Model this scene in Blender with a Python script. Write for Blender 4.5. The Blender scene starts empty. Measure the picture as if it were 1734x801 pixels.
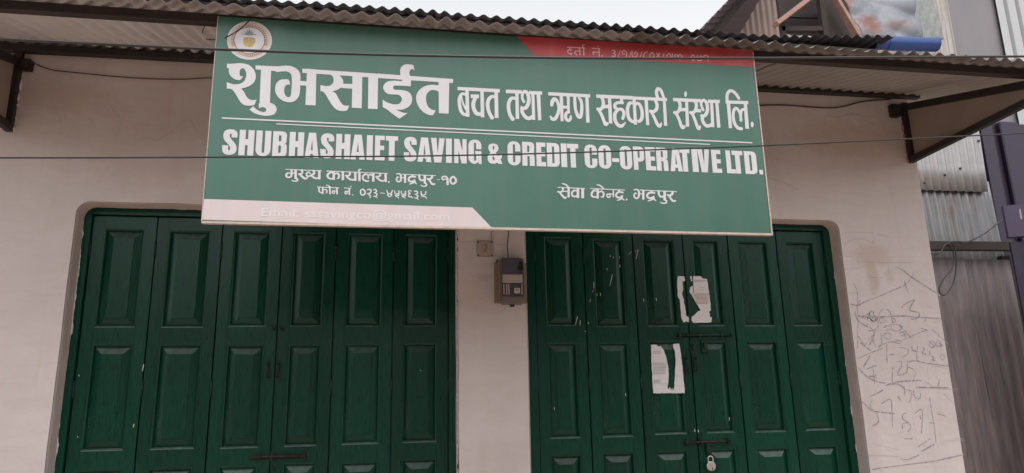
import bpy, bmesh, math, random
from mathutils import Vector, Matrix, geometry
random.seed(7)
R = math.radians
scene = bpy.context.scene
COL = scene.collection

# ------------------------------------------------------------------ camera, sky, sun, exposure
cam_d = bpy.data.cameras.new('camera'); cam = bpy.data.objects.new('camera', cam_d); COL.objects.link(cam)
cam_d.sensor_width = 36.0; cam_d.lens = 25.256; cam_d.clip_end = 3000; cam_d.clip_start = 0.05
cr, cu, cf = Vector((0.985113, -0.170686, -0.020469)), Vector((-0.019414, -0.228767, 0.973287)), Vector((0.170809, 0.958401, 0.228676))
cam.matrix_world = Matrix.Translation((0, -4.0, 1.5)) @ Matrix((cr, cu, -cf)).transposed().to_4x4()
scene.camera = cam

SUN_EL, SUN_AZ = 62, 175          # degrees; azimuth clockwise from +Y
world = bpy.data.worlds.new('World'); scene.world = world; world.use_nodes = True
wn = world.node_tree.nodes; wl = world.node_tree.links
bg = wn['Background']; sky = wn.new('ShaderNodeTexSky'); sky.sky_type = 'NISHITA'; sky.sun_disc = False
sky.sun_elevation = R(SUN_EL); sky.sun_rotation = R(SUN_AZ); sky.dust_density = 1.5; sky.air_density = 1.0
hs = wn.new('ShaderNodeHueSaturation'); hs.inputs['Saturation'].default_value = 0.09
wl.new(sky.outputs[0], hs.inputs['Color']); wl.new(hs.outputs[0], bg.inputs[0]); bg.inputs[1].default_value = 0.15
sun_d = bpy.data.lights.new('sun', 'SUN'); sun = bpy.data.objects.new('sun', sun_d); COL.objects.link(sun)
sun_d.energy = 0.5; sun_d.angle = R(30); sun_d.color = (1.0, 0.95, 0.9)
sd = Vector((math.sin(R(SUN_AZ)) * math.cos(R(SUN_EL)), math.cos(R(SUN_AZ)) * math.cos(R(SUN_EL)), math.sin(R(SUN_EL))))
sun.rotation_euler = sd.to_track_quat('Z', 'Y').to_euler()
scene.view_settings.view_transform = 'Standard'; scene.view_settings.look = 'None'
scene.view_settings.exposure = 1.03; scene.view_settings.gamma = 1.0
scene.render.engine = 'CYCLES'
scene.cycles.max_bounces = 8

# ------------------------------------------------------------------ materials
MATS = {}
def mat(name, col, rough=0.6, metal=0.0, var=0.15, scale=6.0, bump=0.0, bscale=60.0, stretch=(1, 1, 1), col2=None, thr=(0.45, 0.62),
        spec=0.5, rnd=0.0, extra=None, detail=6.0):
    m = bpy.data.materials.new(name); m.use_nodes = True; n = m.node_tree.nodes; l = m.node_tree.links
    b = n['Principled BSDF']; b.inputs['Roughness'].default_value = rough; b.inputs['Metallic'].default_value = metal
    b.inputs['Specular IOR Level'].default_value = spec
    tc = n.new('ShaderNodeTexCoord'); mp = n.new('ShaderNodeMapping'); mp.inputs['Scale'].default_value = stretch
    l.new(tc.outputs['Object'], mp.inputs[0])
    no = n.new('ShaderNodeTexNoise'); no.inputs['Scale'].default_value = scale; no.inputs['Detail'].default_value = detail
    no.inputs['Roughness'].default_value = 0.6; l.new(mp.outputs[0], no.inputs['Vector'])
    mr = n.new('ShaderNodeMapRange'); mr.inputs['To Min'].default_value = 1 - var; mr.inputs['To Max'].default_value = 1 + var
    mr.inputs['From Min'].default_value = 0.3; mr.inputs['From Max'].default_value = 0.7
    l.new(no.outputs['Fac'], mr.inputs['Value'])
    src = None
    if col2:
        rp = n.new('ShaderNodeValToRGB'); rp.color_ramp.elements[0].position = thr[0]; rp.color_ramp.elements[1].position = thr[1]
        rp.color_ramp.elements[0].color = (*col, 1); rp.color_ramp.elements[1].color = (*col2, 1)
        n2 = n.new('ShaderNodeTexNoise'); n2.inputs['Scale'].default_value = scale * 0.45; n2.inputs['Detail'].default_value = 8
        n2.inputs['Roughness'].default_value = 0.7
        l.new(mp.outputs[0], n2.inputs['Vector']); l.new(n2.outputs['Fac'], rp.inputs[0]); src = rp.outputs[0]
    mx = n.new('ShaderNodeMix'); mx.data_type = 'RGBA'; mx.blend_type = 'MULTIPLY'; mx.inputs['Factor'].default_value = 1
    if src: l.new(src, mx.inputs['A'])
    else: mx.inputs['A'].default_value = (*col, 1)
    if rnd:
        oi = n.new('ShaderNodeObjectInfo'); m2 = n.new('ShaderNodeMapRange'); m2.inputs['To Min'].default_value = 1 - rnd
        m2.inputs['To Max'].default_value = 1 + rnd; l.new(oi.outputs['Random'], m2.inputs['Value'])
        mm = n.new('ShaderNodeMath'); mm.operation = 'MULTIPLY'; l.new(mr.outputs[0], mm.inputs[0]); l.new(m2.outputs[0], mm.inputs[1])
        l.new(mm.outputs[0], mx.inputs['B'])
    else: l.new(mr.outputs[0], mx.inputs['B'])
    out = mx.outputs['Result']
    if extra: out = extra(m, n, l, out, tc)
    l.new(out, b.inputs['Base Color'])
    rr = n.new('ShaderNodeMapRange'); rr.inputs['To Min'].default_value = max(0.05, rough - 0.1); rr.inputs['To Max'].default_value = min(1, rough + 0.12)
    l.new(no.outputs['Fac'], rr.inputs['Value']); l.new(rr.outputs[0], b.inputs['Roughness'])
    if bump:
        nb = n.new('ShaderNodeTexNoise'); nb.inputs['Scale'].default_value = bscale; nb.inputs['Detail'].default_value = 5
        l.new(mp.outputs[0], nb.inputs['Vector'])
        bp = n.new('ShaderNodeBump'); bp.inputs['Strength'].default_value = bump; bp.inputs['Distance'].default_value = 0.01
        l.new(nb.outputs['Fac'], bp.inputs['Height']); l.new(bp.outputs[0], b.inputs['Normal'])
    MATS[name] = m
    return m

RC = [5.755, 5.935]
RUSTY = [(x - RC[0], z - RC[1]) for x, z in [(5.556, 5.772), (5.309, 6.065), (5.852, 5.747), (5.413, 6.137)]]
def stains(spots, edge=0.35):
    """irregular dirt marks with a shape of their own: (x, z, rx, rz, colour, strength)"""
    def ex(m, n, l, out, tc):
        no = n.new('ShaderNodeTexNoise'); no.inputs['Scale'].default_value = 14; no.inputs['Detail'].default_value = 7
        no.inputs['Roughness'].default_value = 0.75; l.new(tc.outputs['Object'], no.inputs['Vector'])
        for (x, z, rx, rz, c, s) in spots:
            mp = n.new('ShaderNodeMapping'); mp.vector_type = 'POINT'
            mp.inputs['Scale'].default_value = (1 / rx, 0, 1 / rz); mp.inputs['Location'].default_value = (-x / rx, 0, -z / rz)
            l.new(tc.outputs['Object'], mp.inputs[0])
            ln = n.new('ShaderNodeVectorMath'); ln.operation = 'LENGTH'; l.new(mp.outputs[0], ln.inputs[0])
            a = n.new('ShaderNodeMath'); a.operation = 'MULTIPLY_ADD'; a.inputs[1].default_value = 1.8; l.new(no.outputs['Fac'], a.inputs[0])
            l.new(ln.outputs['Value'], a.inputs[2])
            mr = n.new('ShaderNodeMapRange'); mr.inputs['From Min'].default_value = 1.9; mr.inputs['From Max'].default_value = 1.9 - edge
            mr.inputs['To Max'].default_value = s; l.new(a.outputs[0], mr.inputs['Value'])
            mx = n.new('ShaderNodeMix'); mx.data_type = 'RGBA'; l.new(mr.outputs[0], mx.inputs['Factor']); l.new(out, mx.inputs['A'])
            mx.inputs['B'].default_value = (*c, 1); out = mx.outputs['Result']
        return out
    return ex

mat('rusty_tin', (0.175, 0.185, 0.21), 0.5, metal=0.15, var=0.12, scale=2.2, bump=0.3, bscale=5, extra=stains([(*RUSTY[0], .16, .20, (0.17, 0.06, 0.038), .9), (*RUSTY[1], .13, .34, (0.18, 0.065, 0.04), .9),
    (*RUSTY[2], .20, .10, (0.15, 0.085, 0.065), .6), (*RUSTY[3], .10, .08, (0.17, 0.06, 0.04), .8)], 0.6))
WALLC = (0.556, 0.503, 0.492)
def wall_extra(spots):
    base = stains(spots, 0.5)
    def ex(m, n, l, out, tc):
        out = base(m, n, l, out, tc)
        for sc_, lo_, hi_, amt, c in (((5, 5, 22), 0.46, 0.66, 0.28, (0.50, 0.42, 0.40)), ((16, 16, 1.6), 0.54, 0.74, 0.32, (0.46, 0.375, 0.345)), ((110, 110, 110), 0.66, 0.72, 0.5, (0.34, 0.28, 0.26)), ((7, 7, 9), 0.60, 0.70, 0.22, (0.68, 0.62, 0.61))):
            mp = n.new('ShaderNodeMapping'); mp.inputs['Scale'].default_value = sc_; l.new(tc.outputs['Object'], mp.inputs[0])
            no = n.new('ShaderNodeTexNoise'); no.inputs['Scale'].default_value = 1; no.inputs['Detail'].default_value = 7; no.inputs['Roughness'].default_value = 0.6
            no.inputs['Distortion'].default_value = 0.6; l.new(mp.outputs[0], no.inputs['Vector'])
            mr = n.new('ShaderNodeMapRange'); mr.inputs['From Min'].default_value = lo_; mr.inputs['From Max'].default_value = hi_; mr.inputs['To Max'].default_value = amt
            l.new(no.outputs['Fac'], mr.inputs['Value'])
            mx = n.new('ShaderNodeMix'); mx.data_type = 'RGBA'; l.new(mr.outputs[0], mx.inputs['Factor']); l.new(out, mx.inputs['A'])
            mx.inputs['B'].default_value = (*c, 1); out = mx.outputs['Result']
        return out
    return ex
mat('plaster', WALLC, 0.85, var=0.06, scale=2.6, bump=0.6, bscale=16, extra=wall_extra([
    (3.033, 2.38, 0.16, 0.09, (0.47, 0.36, 0.31), 0.6),
    (3.011, 2.235, 0.055, 0.14, (0.44, 0.36, 0.30), 0.65),
    (3.129, 2.251, 0.04, 0.06, (0.46, 0.39, 0.35), 0.5),
    (3.19, 1.756, 0.16, 0.30, (0.50, 0.44, 0.44), 0.4),
    (0.549, 2.211, 0.05, 0.03, (0.42, 0.36, 0.33), 0.35),
    (-1.30, 2.86, 0.35, 0.25, (0.47, 0.37, 0.33), 0.30),
    (3.0, 3.15, 0.5, 0.16, (0.42, 0.31, 0.26), 0.45),
    (-1.75, 3.2, 0.3, 0.12, (0.42, 0.31, 0.26), 0.35),
    (2.86, 1.2, 0.06, 0.5, (0.40, 0.36, 0.34), 0.3),
    (0.6, 1.2, 0.25, 0.12, (0.45, 0.38, 0.36), 0.25)]))
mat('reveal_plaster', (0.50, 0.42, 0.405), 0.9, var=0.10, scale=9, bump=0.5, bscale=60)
mat('raw_plaster', (0.62, 0.60, 0.56), 0.95, var=0.15, scale=30, bump=0.4, bscale=90)
def green_extra(m, n, l, out, tc):
    # worn, dusty patches and brush streaks in the paint
    mp = n.new('ShaderNodeMapping'); mp.inputs['Scale'].default_value = (60, 60, 2.2); l.new(tc.outputs['Object'], mp.inputs[0])
    no = n.new('ShaderNodeTexNoise'); no.inputs['Scale'].default_value = 1.0; no.inputs['Detail'].default_value = 4; l.new(mp.outputs[0], no.inputs['Vector'])
    mr = n.new('ShaderNodeMapRange'); mr.inputs['From Min'].default_value = 0.5; mr.inputs['From Max'].default_value = 0.75; mr.inputs['To Max'].default_value = 0.5
    l.new(no.outputs['Fac'], mr.inputs['Value'])
    mx = n.new('ShaderNodeMix'); mx.data_type = 'RGBA'; l.new(mr.outputs[0], mx.inputs['Factor']); l.new(out, mx.inputs['A'])
    mx.inputs['B'].default_value = (0.007, 0.036, 0.025, 1)
    n2 = n.new('ShaderNodeTexNoise'); n2.inputs['Scale'].default_value = 240; n2.inputs['Detail'].default_value = 2; l.new(tc.outputs['Object'], n2.inputs['Vector'])
    n3 = n.new('ShaderNodeTexNoise'); n3.inputs['Scale'].default_value = 5; l.new(tc.outputs['Object'], n3.inputs['Vector'])
    mu = n.new('ShaderNodeMath'); mu.operation = 'MULTIPLY'; l.new(n2.outputs['Fac'], mu.inputs[0]); l.new(n3.outputs['Fac'], mu.inputs[1])
    m3 = n.new('ShaderNodeMapRange'); m3.inputs['From Min'].default_value = 0.43; m3.inputs['From Max'].default_value = 0.46; m3.inputs['To Max'].default_value = 0.6
    l.new(mu.outputs[0], m3.inputs['Value'])
    m4 = n.new('ShaderNodeMix'); m4.data_type = 'RGBA'; l.new(m3.outputs[0], m4.inputs['Factor']); l.new(mx.outputs['Result'], m4.inputs['A'])
    m4.inputs['B'].default_value = (0.16, 0.2, 0.18, 1)
    return m4.outputs['Result']
mat('green_paint', (0.0022, 0.040, 0.024), 0.30, var=0.3, scale=3.5, bump=0.12, bscale=1.0, stretch=(38, 38, 5), rnd=0.18, extra=green_extra, detail=3, spec=0.28)
# the same noise mapping is stretched along the grain for the bump
mat('green_dusty', (0.042, 0.078, 0.066), 0.38, var=0.35, scale=18, bump=0.1, bscale=60, rnd=0.25, spec=0.35)  # paler green: painted sky highlight for panel ledges and top bevels
mat('green_metal', (0.005, 0.026, 0.018), 0.4, spec=0.25, var=0.3, scale=40, bump=0.2, bscale=90, col2=(0.03, 0.022, 0.018), thr=(0.55, 0.7))
mat('rusty_rod', (0.055, 0.022, 0.016), 0.55, metal=0.4, var=0.4, scale=60, bump=0.3, bscale=200, col2=(0.018, 0.014, 0.013), thr=(0.4, 0.6))
mat('dark_steel', (0.018, 0.014, 0.014), 0.6, var=0.4, scale=30, bump=0.3, bscale=120, col2=(0.05, 0.02, 0.014), thr=(0.55, 0.75))
mat('beam_paint', (0.022, 0.016, 0.016), 0.65, var=0.35, scale=14, bump=0.25, bscale=60, col2=(0.04, 0.022, 0.016), thr=(0.5, 0.75))
def front_edge_darker(m, n, l, out, tc):  # blends to a darker tone towards the canopy's front edge
    g = n.new('ShaderNodeNewGeometry'); sp = n.new('ShaderNodeSeparateXYZ'); l.new(g.outputs['Position'], sp.inputs[0])
    no = n.new('ShaderNodeTexNoise'); no.inputs['Scale'].default_value = 9; no.inputs['Detail'].default_value = 6; l.new(g.outputs['Position'], no.inputs['Vector'])
    ad = n.new('ShaderNodeMath'); ad.operation = 'MULTIPLY_ADD'; ad.inputs[1].default_value = 0.10; l.new(no.outputs['Fac'], ad.inputs[0]); l.new(sp.outputs['Y'], ad.inputs[2])
    mr = n.new('ShaderNodeMapRange'); mr.inputs['From Min'].default_value = -0.90; mr.inputs['From Max'].default_value = -0.96; mr.inputs['To Max'].default_value = 0.85
    l.new(ad.outputs[0], mr.inputs['Value'])
    mx = n.new('ShaderNodeMix'); mx.data_type = 'RGBA'; l.new(mr.outputs[0], mx.inputs['Factor']); l.new(out, mx.inputs['A'])
    mx.inputs['B'].default_value = (0.23, 0.20, 0.20, 1) if m.name == 'tin_canopy' else (0.10, 0.085, 0.08, 1); return mx.outputs['Result']
mat('tin_canopy', (0.62, 0.605, 0.61), 0.6, metal=0.0, var=0.1, scale=3, bump=0.1, bscale=40, col2=(0.50, 0.46, 0.44), thr=(0.5, 0.75), rnd=0.06, extra=front_edge_darker)
mat('tin_canopy_old', (0.33, 0.315, 0.30), 0.6, var=0.12, scale=3, bump=0.1, bscale=40, col2=(0.22, 0.17, 0.145), thr=(0.5, 0.75), rnd=0.06, extra=front_edge_darker)  # darker tone of the canopy tin, used on the right-hand sheets
mat('tin_dark', (0.030, 0.022, 0.022), 0.6, metal=0.2, var=0.25, scale=8, bump=0.2, bscale=50, rnd=0.08)
mat('ply', (0.30, 0.24, 0.205), 0.8, var=0.12, scale=4, bump=0.15, bscale=40)
def banding(m, n, l, out, tc):
    mp = n.new('ShaderNodeMapping'); mp.inputs['Scale'].default_value = (9, 1, 0.5); l.new(tc.outputs['Object'], mp.inputs[0])
    no = n.new('ShaderNodeTexNoise'); no.inputs['Scale'].default_value = 1; no.inputs['Detail'].default_value = 7; no.inputs['Roughness'].default_value = 0.65
    l.new(mp.outputs[0], no.inputs['Vector'])
    mr = n.new('ShaderNodeMapRange'); mr.inputs['From Min'].default_value = 0.42; mr.inputs['From Max'].default_value = 0.72; mr.inputs['To Max'].default_value = 0.35
    l.new(no.outputs['Fac'], mr.inputs['Value'])
    mx = n.new('ShaderNodeMix'); mx.data_type = 'RGBA'; l.new(mr.outputs[0], mx.inputs['Factor']); l.new(out, mx.inputs['A'])
    mx.inputs['B'].default_value = (0.10, 0.155, 0.13, 1); return mx.outputs['Result']
mat('sign_green', (0.043, 0.130, 0.094), 0.36, var=0.10, scale=2.2, bump=0.25, bscale=2.5, extra=banding)
mat('sign_red', (0.40, 0.045, 0.052), 0.42, var=0.12, scale=6, col2=(0.46, 0.11, 0.10), thr=(0.5, 0.75))
mat('sign_pink', (0.63, 0.50, 0.49), 0.45, var=0.05, scale=5, col2=(0.58, 0.53, 0.545), thr=(0.35, 0.6), stretch=(3, 1, 0.6))
mat('sign_white', (0.60, 0.585, 0.61), 0.45, var=0.05, scale=7)
mat('sign_faint', (0.66, 0.61, 0.62), 0.45, var=0.02)
mat('sign_rose', (0.66, 0.42, 0.42), 0.45, var=0.05)
mat('sign_edge', (0.50, 0.41, 0.36), 0.5, var=0.15, scale=30)
mat('emblem_tan', (0.60, 0.49, 0.42), 0.5, var=0.2, scale=12)
mat('emblem_brown', (0.25, 0.11, 0.08), 0.5)
mat('emblem_grey', (0.22, 0.22, 0.22), 0.5)
mat('emblem_ink', (0.24, 0.17, 0.14), 0.5)
mat('emblem_gold', (0.50, 0.36, 0.12), 0.5, var=0.25, scale=60)
mat('cable_black', (0.014, 0.013, 0.014), 0.38, var=0.2)
mat('cable_grey', (0.026, 0.024, 0.024), 0.33, var=0.2)
mat('meter_grey', (0.21, 0.175, 0.165), 0.45, var=0.12, scale=20, bump=0.05)
mat('bezel_plastic', (0.115, 0.088, 0.082), 0.5, var=0.1)
mat('meter_glass', (0.085, 0.088, 0.110), 0.12, var=0.1)
mat('meter_label', (0.55, 0.48, 0.45), 0.6, var=0.1, scale=60)
mat('meter_board', (0.27, 0.20, 0.14), 0.75, var=0.12, scale=12, bump=0.1)
mat('black_plastic', (0.012, 0.012, 0.013), 0.4, var=0.1)
mat('plate_cream', (0.36, 0.29, 0.255), 0.55, var=0.08, scale=12)
mat('ink', (0.12, 0.09, 0.09), 0.7)
mat('red_ink', (0.48, 0.16, 0.14), 0.7)
mat('grey_ink', (0.33, 0.31, 0.32), 0.7)
mat('pencil', (0.26, 0.235, 0.245), 0.8, var=0.3, scale=130, col2=(0.50, 0.44, 0.44), thr=(0.46, 0.60), detail=3)
mat('pencil_faint', (0.42, 0.36, 0.36), 0.8, var=0.2, scale=150)
mat('paper', (0.66, 0.64, 0.655), 0.75, var=0.06, scale=25, bump=0.3, bscale=50)
mat('padlock_silver', (0.62, 0.58, 0.60), 0.28, metal=0.75, var=0.1, scale=20)
mat('tin_grey', (0.19, 0.19, 0.195), 0.42, metal=0.3, var=0.2, scale=7, bump=0.2, bscale=30, rnd=0.06, col2=(0.15, 0.115, 0.095), thr=(0.52, 0.70), stretch=(2, 1, 0.5))
mat('tin_upper', (0.36, 0.35, 0.35), 0.42, metal=0.35, var=0.12, scale=9, bump=0.12, bscale=30, rnd=0.06)
def streaks(m, n, l, out, tc):
    mp = n.new('ShaderNodeMapping'); mp.inputs['Scale'].default_value = (70, 70, 5); l.new(tc.outputs['Object'], mp.inputs[0])
    no = n.new('ShaderNodeTexNoise'); no.inputs['Scale'].default_value = 1; no.inputs['Detail'].default_value = 6; l.new(mp.outputs[0], no.inputs['Vector'])
    mr = n.new('ShaderNodeMapRange'); mr.inputs['From Min'].default_value = 0.60; mr.inputs['From Max'].default_value = 0.72; mr.inputs['To Max'].default_value = 0.6
    l.new(no.outputs['Fac'], mr.inputs['Value'])
    mx = n.new('ShaderNodeMix'); mx.data_type = 'RGBA'; l.new(mr.outputs[0], mx.inputs['Factor']); l.new(out, mx.inputs['A'])
    mx.inputs['B'].default_value = (0.05, 0.042, 0.045, 1); return mx.outputs['Result']
mat('fence_board', (0.125, 0.104, 0.106), 0.75, var=0.35, scale=3.2, stretch=(9, 9, 0.9), bump=0.6, bscale=18, rnd=0.08, extra=streaks,
    col2=(0.13, 0.10, 0.098), thr=(0.4, 0.7))
mat('purple_paint', (0.022, 0.013, 0.038), 0.5, var=0.2, scale=3, bump=0.1, col2=(0.020, 0.013, 0.020), thr=(0.45, 0.65))
mat('purple_light', (0.060, 0.042, 0.085), 0.5, var=0.1, scale=5)
mat('brown_timber', (0.026, 0.016, 0.014), 0.75, var=0.35, scale=8, stretch=(1, 1, 6), bump=0.3)
mat('tin_brown', (0.36, 0.265, 0.23), 0.6, metal=0.1, var=0.14, scale=3, bump=0.1, rnd=0.05)
mat('tin_pale', (0.70, 0.65, 0.58), 0.6, var=0.08)
mat('gable_roof_tin', (0.085, 0.06, 0.066), 0.6, metal=0.2, var=0.15, scale=3, bump=0.1)
mat('rust_board', (0.34, 0.20, 0.16), 0.7, var=0.2, scale=6, bump=0.2)
mat('speckled_tarp', (0.23, 0.24, 0.235), 0.7, var=0.2, scale=14, bump=0.6, bscale=22, col2=(0.12, 0.12, 0.12), thr=(0.56, 0.72))
def vstreak(m, n, l, out, tc):
    mp = n.new('ShaderNodeMapping'); mp.inputs['Scale'].default_value = (26, 26, 1.2); l.new(tc.outputs['Object'], mp.inputs[0])
    no = n.new('ShaderNodeTexNoise'); no.inputs['Scale'].default_value = 1; no.inputs['Detail'].default_value = 6; no.inputs['Roughness'].default_value = 0.7
    l.new(mp.outputs[0], no.inputs['Vector'])
    mr = n.new('ShaderNodeMapRange'); mr.inputs['From Min'].default_value = 0.45; mr.inputs['From Max'].default_value = 0.62; mr.inputs['To Max'].default_value = 0.8
    l.new(no.outputs['Fac'], mr.inputs['Value'])
    mx = n.new('ShaderNodeMix'); mx.data_type = 'RGBA'; l.new(mr.outputs[0], mx.inputs['Factor']); l.new(out, mx.inputs['A'])
    mx.inputs['B'].default_value = (0.23, 0.19, 0.17, 1); return mx.outputs['Result']
mat('old_tin', (0.46, 0.42, 0.405), 0.6, metal=0.15, var=0.12, scale=4, bump=0.15, bscale=20, extra=vstreak)
mat('plain_tin', (0.20, 0.185, 0.195), 0.5, metal=0.2, var=0.12, scale=1.6, bump=0.1, bscale=10, stretch=(1.5, 1, 0.6))
mat('white_tin', (0.42, 0.425, 0.43), 0.4, metal=0.1, var=0.05, scale=3)
mat('blue_plastic', (0.018, 0.060, 0.21), 0.4, var=0.08, scale=6)
mat('asphalt', (0.47, 0.35, 0.275), 0.9, var=0.2, scale=2, bump=0.5, bscale=60)
mat('concrete', (0.42, 0.32, 0.26), 0.9, var=0.15, scale=3, bump=0.4, bscale=50)
mat('dull_brick', (0.13, 0.10, 0.088), 0.9, var=0.3, scale=1.5)
mat('dark_void', (0.012, 0.010, 0.010), 0.9, var=0.1)

# ------------------------------------------------------------------ helpers
def link(o, parent=None):
    COL.objects.link(o)
    if parent: o.parent = parent
    return o
def empty(name, loc, label, cat, group=None):
    o = bpy.data.objects.new(name, None); link(o); o.location = loc; o.empty_display_size = 0.1
    tag(o, label, cat, group); return o
def tag(o, label=None, cat=None, group=None, kind=None):
    if label: o['label'] = label
    if cat: o['category'] = cat
    if group: o['group'] = group
    if kind: o['kind'] = kind
    return o
def wpos(o):
    v = Vector((0, 0, 0))
    while o: v += o.location; o = o.parent
    return v
def mesh_obj(name, bm, m, parent=None, smooth=False, origin=None):
    """world-space bmesh -> object, its origin at the middle of its bounds (or the given point)"""
    vs = [v.co for v in bm.verts]
    if origin is None:
        lo = Vector((min(v.x for v in vs), min(v.y for v in vs), min(v.z for v in vs)))
        hi = Vector((max(v.x for v in vs), max(v.y for v in vs), max(v.z for v in vs)))
        origin = (lo + hi) / 2
    origin = Vector(origin)
    bmesh.ops.translate(bm, verts=bm.verts, vec=-origin)
    me = bpy.data.meshes.new(name); bm.to_mesh(me); bm.free()
    ms = m if isinstance(m, (list, tuple)) else [m]
    for q in ms: me.materials.append(MATS[q])
    if smooth:
        for p in me.polygons: p.use_smooth = True
    o = bpy.data.objects.new(name, me); link(o, parent)
    o.location = origin - (wpos(parent) if parent else Vector((0, 0, 0)))
    return o
def box(bm, x0, x1, y0, y1, z0, z1, bev=0.0, mi=0):
    r = bmesh.ops.create_cube(bm, size=1.0); vs = r['verts']
    for v in vs:
        v.co = Vector((x0 + (v.co.x + .5) * (x1 - x0), y0 + (v.co.y + .5) * (y1 - y0), z0 + (v.co.z + .5) * (z1 - z0)))
    fs = set(f for v in vs for f in v.link_faces)
    if mi:
        for f in fs: f.material_index = mi
    if bev:
        es = set(e for v in vs for e in v.link_edges)
        bmesh.ops.bevel(bm, geom=list(es), offset=bev, segments=2, affect='EDGES', clamp_overlap=True)
def obox(bm, p, q, w, h, up=(0, 0, 1), bev=0.0):
    """bar from p to q with cross-section w (sideways) x h (along up)"""
    p, q = Vector(p), Vector(q); d = (q - p).normalized(); s = d.cross(Vector(up)).normalized(); t = s.cross(d)
    vs = []
    for e in (p, q):
        for a, b in ((-1, -1), (1, -1), (1, 1), (-1, 1)):
            vs.append(bm.verts.new(e + s * a * w / 2 + t * b * h / 2))
    fs = [(3, 2, 1, 0), (4, 5, 6, 7), (0, 1, 5, 4), (1, 2, 6, 5), (2, 3, 7, 6), (3, 0, 4, 7)]
    ff = [bm.faces.new([vs[i] for i in f]) for f in fs]
    if bev: bmesh.ops.bevel(bm, geom=list(set(e for f in ff for e in f.edges)), offset=bev, segments=1, affect='EDGES')
def cr_spline(pts, n=6, closed=False):
    out = []; P = [Vector(p) for p in pts]; N = len(P)
    for i in range(N if closed else N - 1):
        if closed: a, b, c, d = P[i - 1], P[i], P[(i + 1) % N], P[(i + 2) % N]
        else: a, b, c, d = P[max(i - 1, 0)], P[i], P[i + 1], P[min(i + 2, N - 1)]
        for k in range(n):
            t = k / n
            out.append(0.5 * ((2 * b) + (c - a) * t + (2 * a - 5 * b + 4 * c - d) * t * t + (3 * b - a - 3 * c + d) * t ** 3))
    if not closed: out.append(P[-1])
    return out
def tube(bm, pts, r, seg=8, caps=True):
    pts = [Vector(p) for p in pts]; rings = []; prev = None
    for i, p in enumerate(pts):
        d = (pts[min(i + 1, len(pts) - 1)] - pts[max(i - 1, 0)]).normalized()
        if prev is None:
            s = d.cross(Vector((0, 0, 1)))
            if s.length < .1: s = d.cross(Vector((1, 0, 0)))
        else: s = prev - d * prev.dot(d)
        s.normalize(); prev = s; t = d.cross(s)
        rr = r[i] if isinstance(r, (list, tuple)) else r
        rings.append([bm.verts.new(p + (s * math.cos(a) + t * math.sin(a)) * rr) for a in [2 * math.pi * k / seg for k in range(seg)]])
    for a, b in zip(rings, rings[1:]):
        for k in range(seg): bm.faces.new((a[k], a[(k + 1) % seg], b[(k + 1) % seg], b[k])).smooth = True
    if caps: bm.faces.new(rings[0][::-1]); bm.faces.new(rings[-1])
def cyl(bm, c, axis, r, h, seg=16):
    c = Vector(c); a = Vector(axis).normalized(); tube(bm, [c - a * h / 2, c + a * h / 2], r, seg)

# flat print: strokes (x, z, width) and outlines (x, z, corner flag), all in 0.1 mm on the board's own plane
def area(p): return 0.5 * sum(p[i].x * p[(i + 1) % len(p)].y - p[(i + 1) % len(p)].x * p[i].y for i in range(len(p)))
def shape_polys(kind, pts):
    out = []
    if kind == 'O':
        N = len(pts); V = [Vector((p[0], p[1])) * 1e-4 for p in pts]; C = [p[2] for p in pts]; res = []
        for i in range(N):
            b, c = V[i], V[(i + 1) % N]
            a = V[i - 1] if not C[i] else b; d = V[(i + 2) % N] if not C[(i + 1) % N] else c
            n = 1 if (C[i] and C[(i + 1) % N]) else 5
            for k in range(n):
                t = k / n
                res.append(0.5 * ((2 * b) + (c - a) * t + (2 * a - 5 * b + 4 * c - d) * t * t + (3 * b - a - 3 * c + d) * t ** 3))
        if area(res) < 0: res.reverse()
        out.append(res)
    else:
        P3 = [Vector((p[0], p[1], p[2])) * 1e-4 for p in pts]
        S = cr_spline(P3, 5) if len(P3) > 2 else P3
        for i in range(len(S) - 1):
            p, q = Vector(S[i][:2]), Vector(S[i + 1][:2])
            if (q - p).length < 1e-6: continue
            d = (q - p).normalized(); nrm = Vector((-d.y, d.x)); w0, w1 = max(S[i][2], 2e-4) / 2, max(S[i + 1][2], 2e-4) / 2
            quad = [p + nrm * w0, p - nrm * w0, q - nrm * w1, q + nrm * w1]
            if area(quad) < 0: quad.reverse()
            out.append(quad)
            if 0 < i:
                w = w0; c8 = [p + Vector((math.cos(a), math.sin(a))) * w * 0.99 for a in [2 * math.pi * k / 10 + .1 for k in range(10)]]
                out.append(c8)
    return out
def flat_union(items):
    """one triangulation for overlapping shapes, so no two faces lie in one plane"""
    V = []; F = []
    for kind, pts in items:
        for poly in shape_polys(kind, pts):
            i0 = len(V); V += poly; F.append(list(range(i0, i0 + len(poly))))
    return cdt(V, F, lambda hits, tot: hits > 0)
def inside(p, poly):
    c = False; j = len(poly) - 1; x, y = p
    for i in range(len(poly)):
        xi, yi = poly[i]; xj, yj = poly[j]
        if (yi > y) != (yj > y) and x < (xj - xi) * (y - yi) / (yj - yi) + xi: c = not c
        j = i
    return c
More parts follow.
